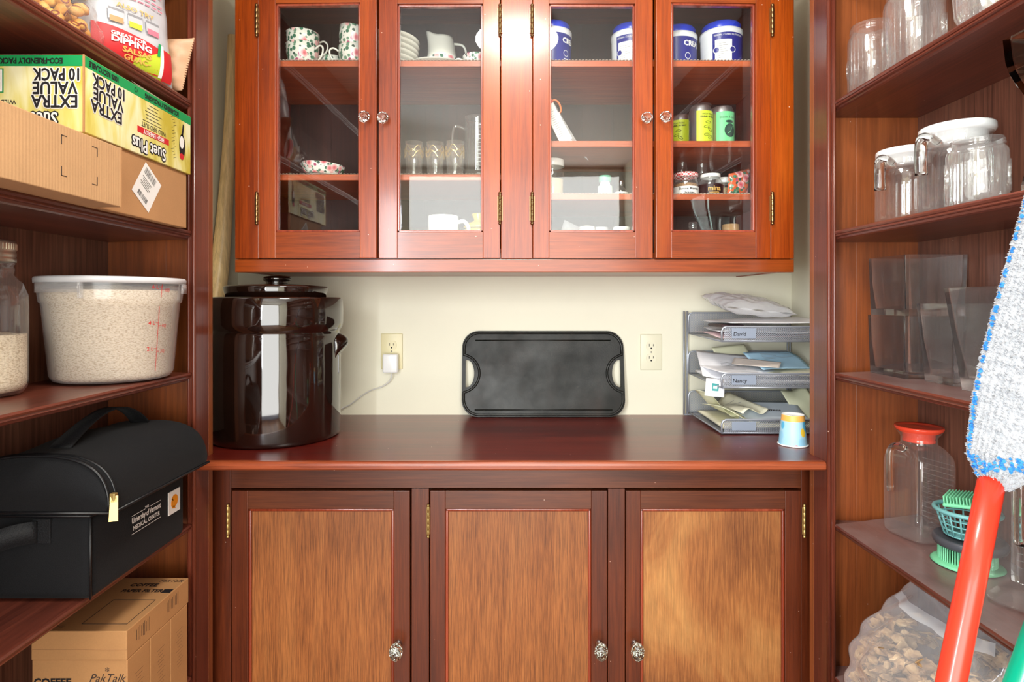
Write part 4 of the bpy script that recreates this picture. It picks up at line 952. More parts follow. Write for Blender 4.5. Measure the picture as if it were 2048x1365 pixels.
paper('envelope', 'long beige envelope lying across the middle tray', 'envelope', (mx_-.03, my_-.055, z+.046), .125, .045, -.55, .30, .05, 'paper_t', .001, 7, lambda m_, f: lines(m_, f, 3, 'grey', .2, .8))
paper('envelope', 'pale blue printed envelope at the right of the middle tray', 'envelope', (mx_+.045, my_-.02, z+.050), .165, .095, .28, .45, -.02, 'paper_b', .003, 8, lambda m_, f: lines(m_, f, 5, 'grey', .3, .9, .62, .95))
paper('bill', 'cream bill peeking out under the blue envelope', 'bill', (mx_+.06, my_-.03, z+.024), .20, .13, -.25, .10, .0, 'paper_c', .003, 9)
def tl(m_, f): m_.mat('teal'); m_.sheet(3, 3, lambda u, v: f(.35+.35*u, .30+.42*v, .0010)); m_.mat('white'); m_.sheet(2, 1, lambda u, v: f(.42+.2*u, .42+.16*v, .0014))
paper('note_sheet', 'white slip with teal logo hanging off the left of middle tray', 'note', (tx0-.008, ty0+.03, z-.018), .050, .055, -.45, .95, .1, 'paper', .001, 10, tl)
# bottom tray
z = TR[0][0]+.014
paper('paper_stack', 'cream paper stack filling the bottom tray', 'papers', (mx_, my_, z+.006), .285, .22, 0, .02, 0, 'paper_c', .002, 11, th=.006)
for k, (dx, dy, dz, rz_, lab) in enumerate(((-.115, .01, .030, .5, 'crumpled pale yellow receipt at the far left of bottom tray'), (-.10, -.045, .022, .9, 'curled yellowish receipt leaning out of the bottom tray corner'), (-.07, -.01, .040, .3, 'creased cream receipt beside the grey envelope'))):
    paper('receipt', lab, 'receipt', (mx_+dx+.006, my_+dy, z+dz+.008), .085, .15, rz_, .30-.1*k, .55-.35*k, ('paper_y', 'paper_y', 'paper_c')[k], .012, 20+k, lambda m_, f: lines(m_, f, 5, 'grey', .2, .7, .15, .8))
def cit(m_, f): m_.mat('ink'); m_.text('* Citizens', .017, (0, 0, 0), X1, Z1, fn=lambda a, b_: f(.50+a/.185, .50+b_/.105, .0010), bold=.0003)
paper('envelope', 'grey bank envelope lettered Citizens in the bottom tray', 'envelope', (mx_+.015, my_-.035, z+.034), .185, .105, -.10, .35, 0, 'paper_g', .002, 14, cit)
paper('plastic_sleeve', 'pale green plastic sleeve at the right end of bottom tray', 'sleeve', (mx_+.125, my_-.01, z+.050), .075, .11, .3, .7, -.3, 'paper_y', .008, 15)
# paper cup
def cupmat():
    m, nt, b = newmat('colourful printed paper cup'); vo = N(nt, 'ShaderNodeTexVoronoi'); vo.inputs['Scale'].default_value = 52; nt.links.new(coords(nt, (1, 1, .7)), vo.inputs['Vector'])
    sp = N(nt, 'ShaderNodeSeparateColor'); nt.links.new(vo.outputs['Color'], sp.inputs[0])
    c = ramp(nt, sp.outputs[0], [(0, C(90, 180, 220)), (.30, C(150, 205, 232)), (.50, C(220, 50, 80)), (.66, C(240, 200, 60)), (.78, C(120, 190, 90)), (.88, C(170, 216, 236))]); c.node.color_ramp.interpolation = 'CONSTANT'
    mk = ramp(nt, vo.outputs['Distance'], [(.42, (1, 1, 1, 1)), (.50, (0, 0, 0, 1))])
    nt.links.new(mixc(nt, mk, C(168, 212, 230), c), b.inputs['Base Color']); setb(b, rough=.4); return m
M['cupprint'] = cupmat(); M['orangeband'] = flat('orange band', C(244, 182, 92), .4); M['cupwhite'] = flat('white cup rim', C(244, 244, 242), .4)
px_, py_ = .722, 1.490
t = thing('paper_cup', 'small colourful printed paper cup standing upside down near the counter edge', 'cup', (px_, py_, ZK))
mb = MB().mat('cupprint'); mb.lathe([(.0335, .003), (.0278, .062)], (px_, py_, ZK), 40); mb.mat('orangeband'); mb.lathe([(.0278, .062), (.0263, .077)], (px_, py_, ZK), 40); mb.mat('cupwhite'); mb.lathe([(.0263, .077), (.0255, .078), (.0250, .074), (0, .074)], (px_, py_, ZK), 40); mb.build('cup_wall', t)
mb = MB().mat('cupwhite'); mb.tube([(px_+.0345*math.cos(a), py_+.0345*math.sin(a), ZK+.0022) for a in [2*PI*i/40 for i in range(40)]], .0018, 8, True); mb.build('rolled_rim', t)

# ------------------------------------------------------------------ inside the wall cabinet
def floral(name, scale=62, base=C(236, 236, 228)):
    m, nt, b = newmat(name)
    def vor(sc_, loc):
        vo = N(nt, 'ShaderNodeTexVoronoi'); vo.inputs['Scale'].default_value = sc_; nt.links.new(coords(nt, loc=loc), vo.inputs['Vector']); return vo
    v2 = vor(scale*2.6, (3, 1, 2)); sp2 = N(nt, 'ShaderNodeSeparateColor'); nt.links.new(v2.outputs['Color'], sp2.inputs[0])
    leaf = ramp(nt, sp2.outputs[0], [(0, C(70, 120, 96)), (.35, C(110, 150, 124)), (.56, base), (.70, C(178, 80, 120)), (.8, C(60, 90, 80)), (.94, base)]); leaf.node.color_ramp.interpolation = 'CONSTANT'
    c = mixc(nt, ramp(nt, v2.outputs['Distance'], [(.48, (1, 1, 1, 1)), (.58, (0, 0, 0, 1))]), base, leaf)
    v1 = vor(scale, (0, 0, 0)); sp = N(nt, 'ShaderNodeSeparateColor'); nt.links.new(v1.outputs['Color'], sp.inputs[0])
    rose = ramp(nt, v1.outputs['Distance'], [(.10, C(206, 74, 92)), (.26, C(236, 142, 150)), (.40, C(246, 196, 196))])
    on = N(nt, 'ShaderNodeMath', operation='GREATER_THAN'); on.inputs[1].default_value = .30; nt.links.new(sp.outputs[0], on.inputs[0])
    mk = N(nt, 'ShaderNodeMath', operation='MULTIPLY'); nt.links.new(on.outputs[0], mk.inputs[0]); nt.links.new(ramp(nt, v1.outputs['Distance'], [(.44, (1, 1, 1, 1)), (.50, (0, 0, 0, 1))]), mk.inputs[1])
    nt.links.new(mixc(nt, mk.outputs[0], c, rose), b.inputs['Base Color']); setb(b, rough=.15, coat=.5); return m
M['floral'] = floral('chintz rose print porcelain', 40); M['floral2'] = floral('sparse floral porcelain', 48, C(240, 240, 236)); M['porc'] = flat('ivory porcelain', C(232, 230, 220), .15, coat=.5)
M['whitecup'] = flat('white glazed ceramic', C(246, 246, 244), .12, coat=.5); M['yellowcer'] = flat('yellow glazed ceramic', C(212, 190, 84), .2, coat=.4)
zT, zM, zR2, zR3, zB = .6447, .3413, .4302, .2897, .1302
def cup(name, label, loc, r=.041, h=.058, m='floral', hand=0, rz=0, rx=0, ry=0, group=None):
    t = local(name, label, 'cup', group)
    mb = MB().mat(m); mb.lathe([(0, .001), (r*.55, .001), (r*.58, .004), (r*.74, .012), (r*.86, .024), (r*.95, h*.7), (r, h), (r-.0012, h+.0008), (r-.003, h-.001), (r*.9, h*.6), (r*.7, .015), (0, .008)], seg=36); mb.build('bowl', t)
    mb = MB().mat('porc'); a = hand; pts = [(r*.93, .80), (r*1.25, .92), (r*1.48, .80), (r*1.42, .52), (r*1.18, .32), (r*.90, .22)]
    mb.tube(smooth([(p*math.cos(a), p*math.sin(a), q*h) for p, q in pts], 4), .0026, 8); mb.build('handle', t)
    return put(t, loc, rz, rx, ry)
G = 'rose-patterned teacups on the upper shelf'
cA = (-.5685, 1.640)
cup('teacup', 'rose-patterned teacup at the bottom of the leftmost stack', (cA[0], cA[1], zT), .046, .066, hand=-.35, group=G)
cup('teacup', 'rose-patterned teacup on top of the leftmost stack', (cA[0]+.001, cA[1], zT+.033), .046, .066, hand=.55, group=G)
cup('teacup', 'rose-patterned teacup behind, between the two stacks', (-.505, 1.715, zT), .044, .058, hand=-.6, rx=0, group=G)
cB = (-.425, 1.640)
cup('teacup', 'rose-patterned teacup at the bottom of the tilting right stack', (cB[0], cB[1], zT), .044, .060, hand=PI+.3, group=G)
cup('teacup', 'rose-patterned teacup tilted on top of the right stack', (cB[0]-.008, cB[1]+.002, zT+.047), .044, .066, hand=.1, ry=.17, rx=0, group=G)
# saucer and plates
t = local('plate_stack', 'x', 'plate'); bpy.data.objects.remove(t)
def plate(name, label, loc, r, m, h=.014, rim=None, rx=0, ry=0, group=None, flip=False):
    t = local(name, label, 'plate', group); mb = MB().mat(m)
    pr = [(0, .0), (r*.5, .0), (r*.55, .003), (r*.9, h*.75), (r, h), (r-.001, h+.0018), (r*.9, h*.95), (r*.52, .006), (0, .005)]
    if flip: pr = [(a, h-b_) for a, b_ in pr]
    mb.lathe(pr, seg=48); mb.build('dish', t)
    return put(t, loc, 0, rx, ry)
plate('saucer', 'plain ivory saucer lying upside down under the small floral dish', (-.528, 1.655, zM), .068, 'porc', .014, flip=True)
t = local('floral_dish', 'low white dish with a floral band resting on the upturned saucer', 'dish'); mb = MB().mat('floral2')
mb.lathe([(0, 0), (.046, 0), (.052, .004), (.058, .018), (.0595, .0275), (.0575, .0275), (.050, .006), (0, .004)], seg=48); mb.build('dish_body', t); put(t, (-.518, 1.660, zM+.0165), 0, 0, .08)
# stacked saucers, door 2
for k in range(6):
    plate('saucer', 'ivory saucer in the leaning stack, number %s from the bottom' % ('one', 'two', 'three', 'four', 'five', 'six')[k] if 0 else ('ivory saucer lowest in the stack behind the second door', 'ivory saucer second from the bottom of its stack', 'ivory saucer third from the bottom of its stack', 'ivory saucer third from the top of its stack', 'ivory saucer just below the top of its stack', 'ivory saucer on the top of its stack')[k], (-.322+.001*k, 1.665, zT+.001+k*.0150), .069-.001*(k % 2), 'porc', .020, ry=.10, group='ivory saucers stacked on the upper shelf')
plate('saucer', 'white saucer lying slightly tilted in front of the upright creamer', (-.197, 1.628, zT+.012), .056, 'porc', .010, rx=.24, group=None)
t = local('creamer', 'white porcelain creamer with a floral band standing on the upper shelf', 'creamer'); mb = MB().mat('floral2')
mb.lathe([(0, .0), (.030, .0), (.040, .006), (.042, .022), (.039, .034)], seg=40); mb.mat('porc')
def crm(u, v):
    a = 2*PI*u; sp_ = max(0, math.cos(a-PI))**6; r_ = .039-.010*v**.8+.012*sp_*v**2; return (r_*math.cos(a), r_*math.sin(a), .034+v*(.048+.012*sp_))
mb.sheet(40, 10, crm, .0016); mb.build('creamer_body', t)
mb = MB().mat('porc'); mb.tube(smooth([(.030, .0, .074), (.055, 0, .072), (.062, 0, .050), (.042, 0, .022)], 5), .003, 8); mb.build('handle', t); put(t, (-.190, 1.725, zT+.0205), .3); t.scale = (1.15, 1.15, 1.28)
t = local('upturned_bowl', 'low ivory bowl turned upside down beneath the creamer', 'bowl'); mb = MB().mat('porc'); mb.lathe([(0, .020), (.030, .020), (.033, .018), (.045, .004), (.047, 0), (.044, 0)], seg=40); mb.build('bowl_body', t); put(t, (-.190, 1.725, zT))
cup('teacup', 'white teacup with pink rose beside the creamer behind the second door', (-.085, 1.650, zT), .040, .040, 'floral2', hand=PI, rx=0)
# gold-looped tumblers, measuring pitcher
M['goldline'] = flat('gold glass decoration', C(226, 196, 140), .25, metal=.7)
def tumbler(label, loc, group):
    t = local('tumbler', label, 'glass', group); r = .0262
    mb = MB().mat('jar'); mb.lathe([(0, .001), (r*.82, .001), (r*.86, .006), (r, .108), (r-.0013, .1085), (r*.84-.001, .009), (0, .008)], seg=32); mb.build('glass_wall', t)
    mb = MB().mat('goldline')
    for z_, am, n_ in ((.088, .008, 5), (.072, .009, 5), (.080, .004, 7)):
        mb.tube([((r*.99)*math.cos(a), (r*.99)*math.sin(a), z_+am*math.sin(n_*a)) for a in [2*PI*i/60 for i in range(60)]], .0011, 4, True)
    mb.build('gold_loops', t); return put(t, loc)
G = 'gold-looped tumblers behind the second door'
tb = tumbler('gold-looped tumbler leftmost of the three behind the second door', (-.262, 1.66, zM), G)
for x, y, l in ((-.203, 1.665, 'gold-looped tumbler in the middle of the three behind the second door'), (-.146, 1.655, 'gold-looped tumbler rightmost of the three, beside the glass measure')): dup(tb, l, (x, y, zM), .5)
t = local('measuring_pitcher', 'tall clear glass measuring pitcher with white scale marks beside the tumblers', 'pitcher')
mb = MB().mat('jar'); mb.lathe([(0, .002), (.036, .002), (.040, .008), (.040, .19), (.042, .2), (.0405, .2005), (.038, .19), (.037, .01), (0, .009)], seg=40); mb.build('pitcher_wall', t)
mb = MB().mat('jar'); mb.tube(smooth([(-.038, -.012, .165), (-.066, -.02, .170), (-.074, -.022, .13), (-.068, -.02, .07), (-.038, -.012, .045)], 6), .0042, 8); mb.build('handle', t)
mb = MB().mat('white')
for i in range(14): mb.sheet(3, 1, lambda u, v: (.0405*math.cos(-1.6+.25*u*(1+(i % 2))), .0405*math.sin(-1.6+.25*u*(1+(i % 2))), .03+i*.011+v*.0012))
mb.build('scale_marks', t); put(t, (-.085, 1.735, zM))
# mug and yellow pot
def mug(m): 
    t = local('coffee_mug', 'plain white coffee mug behind the second glass door on the cabinet floor', 'mug'); mb = MB().mat(m)
    mb.lathe([(0, .003), (.034, .003), (.036, .0), (.040, .004), (.0425, .012), (.0425, .093), (.0415, .0945), (.039, .093), (.038, .012), (0, .009)], seg=48); mb.build('mug_body', t)
    mb = MB().mat(m); mb.tube(smooth([(.041, 0, .078), (.058, 0, .080), (.070, 0, .062), (.066, 0, .038), (.041, 0, .020)], 6), .0055, 10); mb.build('handle', t); return t
put(mug('whitecup'), (-.177, 1.640, .1445), .0)
mb = MB().mat('up_shelf'); mb.box(ux(1024)-.27, ux(1024)-.002, 1.585, 1.78, .1302, .1440, .001); o = mb.build('raised_board'); tag(o, 'thin wooden board on the cabinet floor under the white mug', 'board')
t = local('lidded_pot', 'yellow glazed lidded pot half hidden at the right behind second door', 'pot'); mb = MB().mat('yellowcer')
mb.lathe([(0, 0), (.030, 0), (.040, .010), (.046, .035), (.045, .058), (.040, .066), (.0, .066)], seg=40); mb.build('pot_body', t)
mb = MB().mat('yellowcer'); mb.lathe([(.044, .0665), (.045, .070), (.034, .080), (.020, .086), (.014, .089), (.014, .094), (.021, .106), (.019, .109), (0, .110)], seg=40); mb.build('lid', t); put(t, (-.081, 1.690, .1445))
# creatine tubs
M['blue'] = flat('deep blue label', C(34, 42, 132), .3); M['bluelid'] = flat('bright blue lid', C(30, 60, 200), .25); M['tubwhite'] = flat('white tub plastic', C(228, 230, 234), .3)
def tubby(label, loc, rot, front):
    t = local('supplement_tub', label, 'tub', 'blue and white supplement tubs'); r, h = .0555, .098
    mb = MB().mat('tubwhite'); mb.lathe([(0, 0), (r-.005, 0), (r-.002, .003), (r, h-.012), (r+.0015, h-.010), (r+.0015, h), (r-.003, h+.001), (0, h+.001)], seg=56); mb.build('tub_body', t)
    mb = MB().mat('bluelid'); mb.lathe([(r-.005, h+.001), (r-.003, h+.016), (r-.006, h+.021), (0, h+.022)], seg=56); mb.build('lid', t)
    mb = MB().mat('blue'); q = lambda a, z, e=.0007: ((r-.0015+.0015*z/h+e)*math.sin(a), -(r-.0015+.0015*z/h+e)*math.cos(a), z)
    if front: mb.sheet(30, 1, lambda u, v: q(-1.6+4.0*u, .004+v*(h-.019)))
    else:
        mb.sheet(24, 1, lambda u, v: q(-.45+2.3*u, .004+v*(h-.019))); mb.mat('white'); mb.sheet(14, 1, lambda u, v: q(-.33+.80*u, .004+v*(h-.038), .0012)); mb.mat('blue')
        for a0_ in (-.26, .50):
            for k_, (mm, rr_3, e_) in enumerate((('white', .0088, .0016), ('blue', .0070, .0021))):
                mb.mat(mm); mb.sheet(12, 2, lambda u, v: q(a0_+rr_3*v*math.cos(2*PI*u)/r, .036+rr_3*v*math.sin(2*PI*u), e_))
        mb.mat('white'); mb.text('VEGAN. CLEAN NUTRITION', .0065, (0, 0, 0), X1, Z1, fn=lambda x, y: q(.35+x/r, h-.022+y, .0014)); mb.mat('grey')
        for i in range(8): mb.sheet(4, 1, lambda u, v: q(-.22+.5*u*(1-.2*(i % 3)), .014+i*.0055+v*.0009, .0019))
    if front:
        mb.mat('white'); mb.text('CREATINE', .0195, (0, 0, 0), X1, Z1, align='LEFT', fn=lambda x, y: q(.50+x/r, .064+y, .0012), bold=.0007)
        for i in range(9): mb.sheet(4, 1, lambda u, v: q(-.75+.42*u*(1-.15*(i % 2)), .038+i*.0042+v*.0009, .0012))
        for k_ in range(20): mb.sheet(1, 1, lambda u, v, k_=k_: q(.72+(.0075+.0012*v)*math.cos(2*PI*(k_+u)/20)/r, .030+(.0075+.0012*v)*math.sin(2*PI*(k_+u)/20), .0012))
        mb.sheet(4, 1, lambda u, v: q(.58+.28*u, .014+v*.0018, .0012)); mb.sheet(4, 1, lambda u, v: q(.62+.2*u, .010+v*.0012, .0012))
    mb.build('label', t); return put(t, loc, rot)
tubby('blue supplement tub leftmost, at the left edge of the third door', (.123, 1.640, zT), .0, True)
tubby('white-fronted supplement tub at the right edge of the third door', (.348, 1.650, zT), -.55, False)
tubby('blue supplement tub at the left edge of the fourth door', (.478, 1.665, zT), -.42, True)
tubby('white-fronted supplement tub rightmost on the upper shelf', (.595, 1.640, zT), -.30, False)
# bag with long white carton and orange scissors
t = thing('plastic_pouch', 'clear plastic pouch of tools leaning in the third door compartment', 'pouch', (.20, 1.66, zR2))
mb = MB().mat('filmw'); Mp = FR((.185, 1.672, zR2+.012), (.72, .1, -.60), (-.50, .05, .86)); mb.M = Matrix(); pillow(mb, .125, .20, .03, Mp, crump=.004, seed=31); mb.build('pouch_film', t)
mb = MB().mat('white'); q = FR((.170, 1.640, zR2+.002), (.88, 0, .47), (-.44, 0, .90)); mb.M = q; mb.box(-.0165, .0165, 0, .150, -.010, .004, .001)
mb.mat('red'); mb.box(-.0167, .0167, .128, .138, -.0102, .0042, .0004); mb.mat('grey')
for i in range(14): mb.quad((-.003, .035+i*.006, .004), X1, Y1, .018-.004*(i % 3), .0011)
for i in range(10): mb.quad((-.009+i*.002, .015, .004), X1, Y1, (.0006, .0012)[i % 2], .012)
o = mb.build('long_carton'); tag(o, 'long narrow white carton with red band leaning diagonally behind the third door', 'carton')
M['orangepl'] = flat('orange plastic', C(226, 120, 50), .3)
t = thing('scissors', 'orange-handled scissors inside the clear pouch behind the third door', 'scissors', (.12, 1.68, zR2))
mb = MB().mat('orangepl'); q = FR((.138, 1.655, zR2+.085), (.88, 0, .47), (-.44, 0, .90)); mb.M = q
mb.tube([(.016+.010*math.cos(a), .03+.02*math.sin(a), 0) for a in [2*PI*i/24 for i in range(24)]], .003, 8, True); mb.tube([(-.004+.009*math.cos(a), .050+.022*math.sin(a), 0) for a in [2*PI*i/24 for i in range(24)]], .003, 8, True); mb.build('handle', t)
mb = MB().mat('steel'); mb.M = q; mb.prism([(.005, .012), (.012, .012), (.016, -.07), (.012, -.07)], Matrix(), .0015); mb.prism([(.008, .012), (.015, .012), (.008, -.07), (.004, -.07)], Matrix.Translation((0, 0, .002)), .0015); mb.build('blade', t)
# generic little jar
def jarlet(name, label, cat, loc, r, h, lidm=None, lidr=None, lidh=.012, neck=None, fill=None, fillh=0, lab=None, glassm='jar', rot=0, txt=None, shoulder=.012, group=None, txtm='ink'):
    t = local(name, label, cat, group); neck = neck or r*.8
    mb = MB().mat(glassm); mb.lathe([(0, .001), (r-.004, .001), (r-.001, .003), (r, .008), (r, h-shoulder-.006), (r-.003, h-shoulder), (neck, h-.003), (neck, h+.004)], seg=36); mb.build('jar_body', t)
    if lidm:
        lr = lidr or neck+.003
        mb = MB().mat(lidm); mb.lathe([(lr-.001, h), (lr, h+.001), (lr, h+lidh-.002), (lr-.002, h+lidh), (0, h+lidh)], seg=36); mb.build('lid', t)
    if lab:
        m_, z0, z1 = lab; mb = MB().mat(m_); mb.sheet(24, 1, lambda u, v: ((r+.0007)*math.sin(-1.5+3.0*u), -(r+.0007)*math.cos(-1.5+3*u), z0+(z1-z0)*v))
        if txt:
            mb.mat(txtm)
            for k, (s_, sz, zz) in enumerate(txt): mb.text(s_, sz, (0, 0, 0), X1, Z1, fn=lambda x, y: ((r+.0014)*math.sin(x/r), -(r+.0014)*math.cos(x/r), zz+y), bold=sz*.02)
        mb.build('label', t)
    put(t, loc, rot)
    if fill:
        mb = MB().mat(fill[0]); rr2 = r-.0022; x, y, z = loc
        mb.lathe([(0, z+.004), (rr2-.004, z+.004), (rr2, z+.009), (rr2, z+fillh), (rr2*.6, z+fillh+.004), (0, z+fillh+.003)], (x, y, 0), 32); o = mb.build(fill[1]); tag(o, fill[2], fill[3], kind='stuff')
    return t
M['grain'] = ricemat('mixed beige grains', C(206, 186, 146), C(150, 124, 84)); M['brownpow'] = ricemat('brown seeds', C(170, 130, 86), C(110, 76, 44)); M['darkred'] = flat('dark sauce', C(44, 16, 18), .3)
M['seafoam'] = flat('sea green lid', C(110, 176, 150), .35); M['mint'] = flat('pale mint label', C(206, 226, 206), .4)
def gingham():
    m, nt, b = newmat('red and white gingham lid'); ck = N(nt, 'ShaderNodeTexChecker'); ck.inputs['Scale'].default_value = 190; ck.inputs[1].default_value = C(214, 40, 48); ck.inputs[2].default_value = C(244, 238, 236)
    nt.links.new(coords(nt), ck.inputs['Vector']); nt.links.new(ck.outputs[0], b.inputs['Base Color']); setb(b, rough=.3); return m
M['gingham'] = gingham(); M['cork'] = card('cork', C(206, 160, 108)); M['redpl'] = flat('red plastic lid', C(200, 40, 44), .35)
jarlet('storage_jar', 'clear jar of beige grains with a large white lid, left in the third door', 'jar', (.126, 1.650, zR3), .033, .088, 'whitecup', .034, .020, .030, ('grain', 'grains', 'beige grains inside the white-lidded jar', 'grains'), .052)
jarlet('spice_bottle', 'spice bottle with sea-green lid and pale label beside the white-lidded jar', 'bottle', (.274, 1.650, zR3), .0195, .046, 'seafoam', .017, .018, .0135, None, 0, ('mint', .004, .034), 'tubwhite', txt=(('63', .012, .012), ('SPICE', .006, .026)) if 0 else None)
jarlet('vial', 'small clear bottle with white label and narrow neck right in the third door', 'bottle', (.322, 1.665, zR3), .0175, .040, 'steel', .007, .014, .006, None, 0, ('white', .006, .020))
t = thing('zip_bag', 'small frosted plastic bag on the cabinet floor behind third door', 'bag', (.155, 1.64, zB)); mb = MB().mat('film'); pillow(mb, .062, .075, .02, FR((.160, 1.64, zB+.016), (.86, .2, -.40), (.35, 0, .92)), crump=.002, seed=44); mb.build('bag_film', t)
for k, (x, y, r_, m_, l) in enumerate(((.225, 1.66, .0215, 'whitecup', 'short jar with white lid nearest the frosted bag'), (.2665, 1.68, .0205, 'lid_white', 'short jar with translucent lid between two white lids'), (.318, 1.64, .0225, 'whitecup', 'short jar with white lid rightmost on the third door floor'))):
    jarlet('spice_jar', l, 'jar', (x, y, zB), r_, .070-.004*(k == 2), m_, r_+.001, .013, r_*.85, group='short lidded jars on the cabinet floor')
# cans
M['alu'] = flat('brushed aluminium', C(200, 202, 206), .28, metal=.9); M['canlime'] = flat('lime can label', C(206, 222, 60), .35); M['canmint'] = flat('mint can label', C(120, 214, 150), .35)
def can(label, loc, m_, kind, rot=0):
    t = local('drink_can', label, 'can', 'drink cans behind the fourth door'); r, h = .0318, .112
    mb = MB().mat('alu'); mb.lathe([(0, .003), (.022, .003), (.024, 0), (.026, .002), (r, .010), (r, h-.014), (r-.005, h-.003), (r-.006, h), (r-.0075, h), (r-.0085, h-.004), (0, h-.004)], seg=44); mb.build('can_body', t)
    mb = MB().mat(m_); q = lambda a, z, e=.0006: ((r+e)*math.sin(a), -(r+e)*math.cos(a), z)
    mb.sheet(30, 1, lambda u, v: q(-.95+(2.6 if kind == 'lime' else 4.2)*u, .006+v*(h-.024))); mb.mat('ink')
    if kind == 'lime':
        mb.text('HIGH TIDES', .0065, (0, 0, 0), X1, Z1, fn=lambda x, y: q(.05+x/r, .084+y, .0012)); mb.text('DRINK IN MAY', .0065, (0, 0, 0), X1, Z1, fn=lambda x, y: q(.05+x/r, .077+y, .0012), bold=.0002)
        for k, (a, z, ro) in enumerate(((-.12, .05, .3), (.22, .042, -.6), (-.1, .028, .1), (.24, .022, .5), (.05, .062, 0))):
            mb.tube([q(a+(.0075*math.cos(w_)*math.cos(ro)-.003*math.sin(w_)*math.sin(ro))/r, z+.0075*math.cos(w_)*math.sin(ro)+.003*math.sin(w_)*math.cos(ro), .0012) for w_ in [2*PI*i/16 for i in range(16)]], .0005, 4, True)
    else:
        mb.text('Down Tides', .0085, (0, 0, 0), X1, Z1, fn=lambda x, y: q(.0+x/r, .078+y, .0012)); M['darkgreen'] = flat('dark green print', C(36, 70, 60), .4); mb.mat('darkgreen')
        mb.sheet(20, 2, lambda u, v: q(.22+.016*v*math.cos(2*PI*u)/r, .042+.019*v*math.sin(2*PI*u), .0012)); mb.sheet(20, 2, lambda u, v: q(.18+.012*v*math.cos(2*PI*u)/r, .066+.004*v*math.sin(2*PI*u), .0014)); mb.mat(m_)
        mb.sheet(10, 1, lambda u, v: q(.0+.42*u, .033+.02*u*u+.002*v, .002))
    mb.build('label', t); return put(t, loc, rot)
can('lime-labelled drink can in front, beside the mint can', (.538, 1.640, zR2), 'canlime', 'lime', .30)
can('mint green drink can rightmost on its shelf', (.601, 1.648, zR2), 'canmint', 'mint', .12)
can('drink can standing behind and left of the lime can', (.506, 1.722, zR2), 'canlime', 'lime', -.5)
t = local('glass_carafe', 'empty glass carafe with round lip behind the drink cans', 'carafe'); mb = MB().mat('jar'); mb.lathe([(0, .001), (.034, .001), (.036, .01), (.034, .09), (.022, .115), (.019, .135), (.027, .152), (.0265, .1525), (.018, .136)], seg=36); mb.build('carafe_body', t); put(t, (.578, 1.745, zR2))
# fourth door lower shelves
jarlet('jam_jar', 'jam jar with red gingham lid and cream label left in the fourth door', 'jar', (.497, 1.640, zR3), .034, .056, 'gingham', .033, .012, .030, ('brownpow', 'brown_spice', 'brown spice filling the gingham-lidded jam jar', 'spice'), .036, ('white', .004, .028), txt=(('Bonne Maman', .0095, .021), ('Fraises', .0095, .010)))
jarlet('sauce_jar', 'dark red sauce jar with white lid beside the gingham jam jar', 'jar', (.566, 1.642, zR3), .034, .056, 'whitecup', .027, .010, .025, ('darkred', 'dark_sauce', 'dark red sauce inside the white-lidded sauce jar', 'sauce'), .036, ('darkred', .003, .034), txt=(('mina', .018, .022), ('HARISSA', .007, .010)), txtm='gold')
jarlet('spice_jar', 'small spice jar with red spotted white lid behind the sauce jar', 'jar', (.620, 1.690, zR3), .021, .050, 'whitecup', .022, .016, .018, ('grain', 'nuts', 'pale nuts in the small spotted-lid jar', 'nuts'), .034)
t = thing('snack_packet', 'orange-red patterned packet standing at the right end behind the fourth door', 'packet', (.66, 1.66, zR3)); mb = MB().mat('packet') if 0 else MB(); M['packet'] = floral('orange red patterned foil', 40, C(222, 104, 66)); mb.mat('packet'); pillow(mb, .075, .075, .025, FR((.645, 1.655, zR3+.004), (.85, .25, .25), (.1, .0, .99)), crump=.002, seed=51); mb.build('packet_body', t)
for x, y, l in ((.515, 1.735, 'tall empty wine glass upside down behind the jam jar'), (.578, 1.750, 'tall empty wine glass upside down behind the sauce jar')):
    t = local('glass_bottle', l.replace('wine glass upside down', 'glass bottle'), 'bottle', 'empty glass bottles behind the jam jars'); mb = MB().mat('jar'); mb.lathe([(0, .001), (.027, .001), (.029, .008), (.028, .07), (.016, .092), (.013, .118), (.016, .122), (.015, .1225)], seg=32); mb.build('bottle_body', t); put(t, (x, y, zR3))
jarlet('oil_bottle', 'square-shouldered clear bottle with white label at the lower left of fourth door', 'bottle', (.520, 1.650, zB), .029, .078, 'jar', .012, .016, .011, None, 0, ('white', .020, .048), shoulder=.022)
t = local('drinking_glass', 'small empty drinking glass on the cabinet floor behind fourth door', 'glass'); mb = MB().mat('jar'); mb.lathe([(0, .07), (.016, .068), (.022, .055), (.024, .0), (.0225, .0)], seg=32); mb.build('glass_wall', t); put(t, (.578, 1.680, zB))
jarlet('cork_jar', 'glass jar closed with a fat cork on the cabinet floor', 'jar', (.633, 1.670, zB), .024, .056, 'cork', .0235, .034, .018, None, 0)
jarlet('pill_bottle', 'small dark bottle with red lid and white label at the far right floor', 'bottle', (.655, 1.622, zB), .0185, .038, 'redpl', .019, .012, .016, None, 0, ('white', .006, .028))

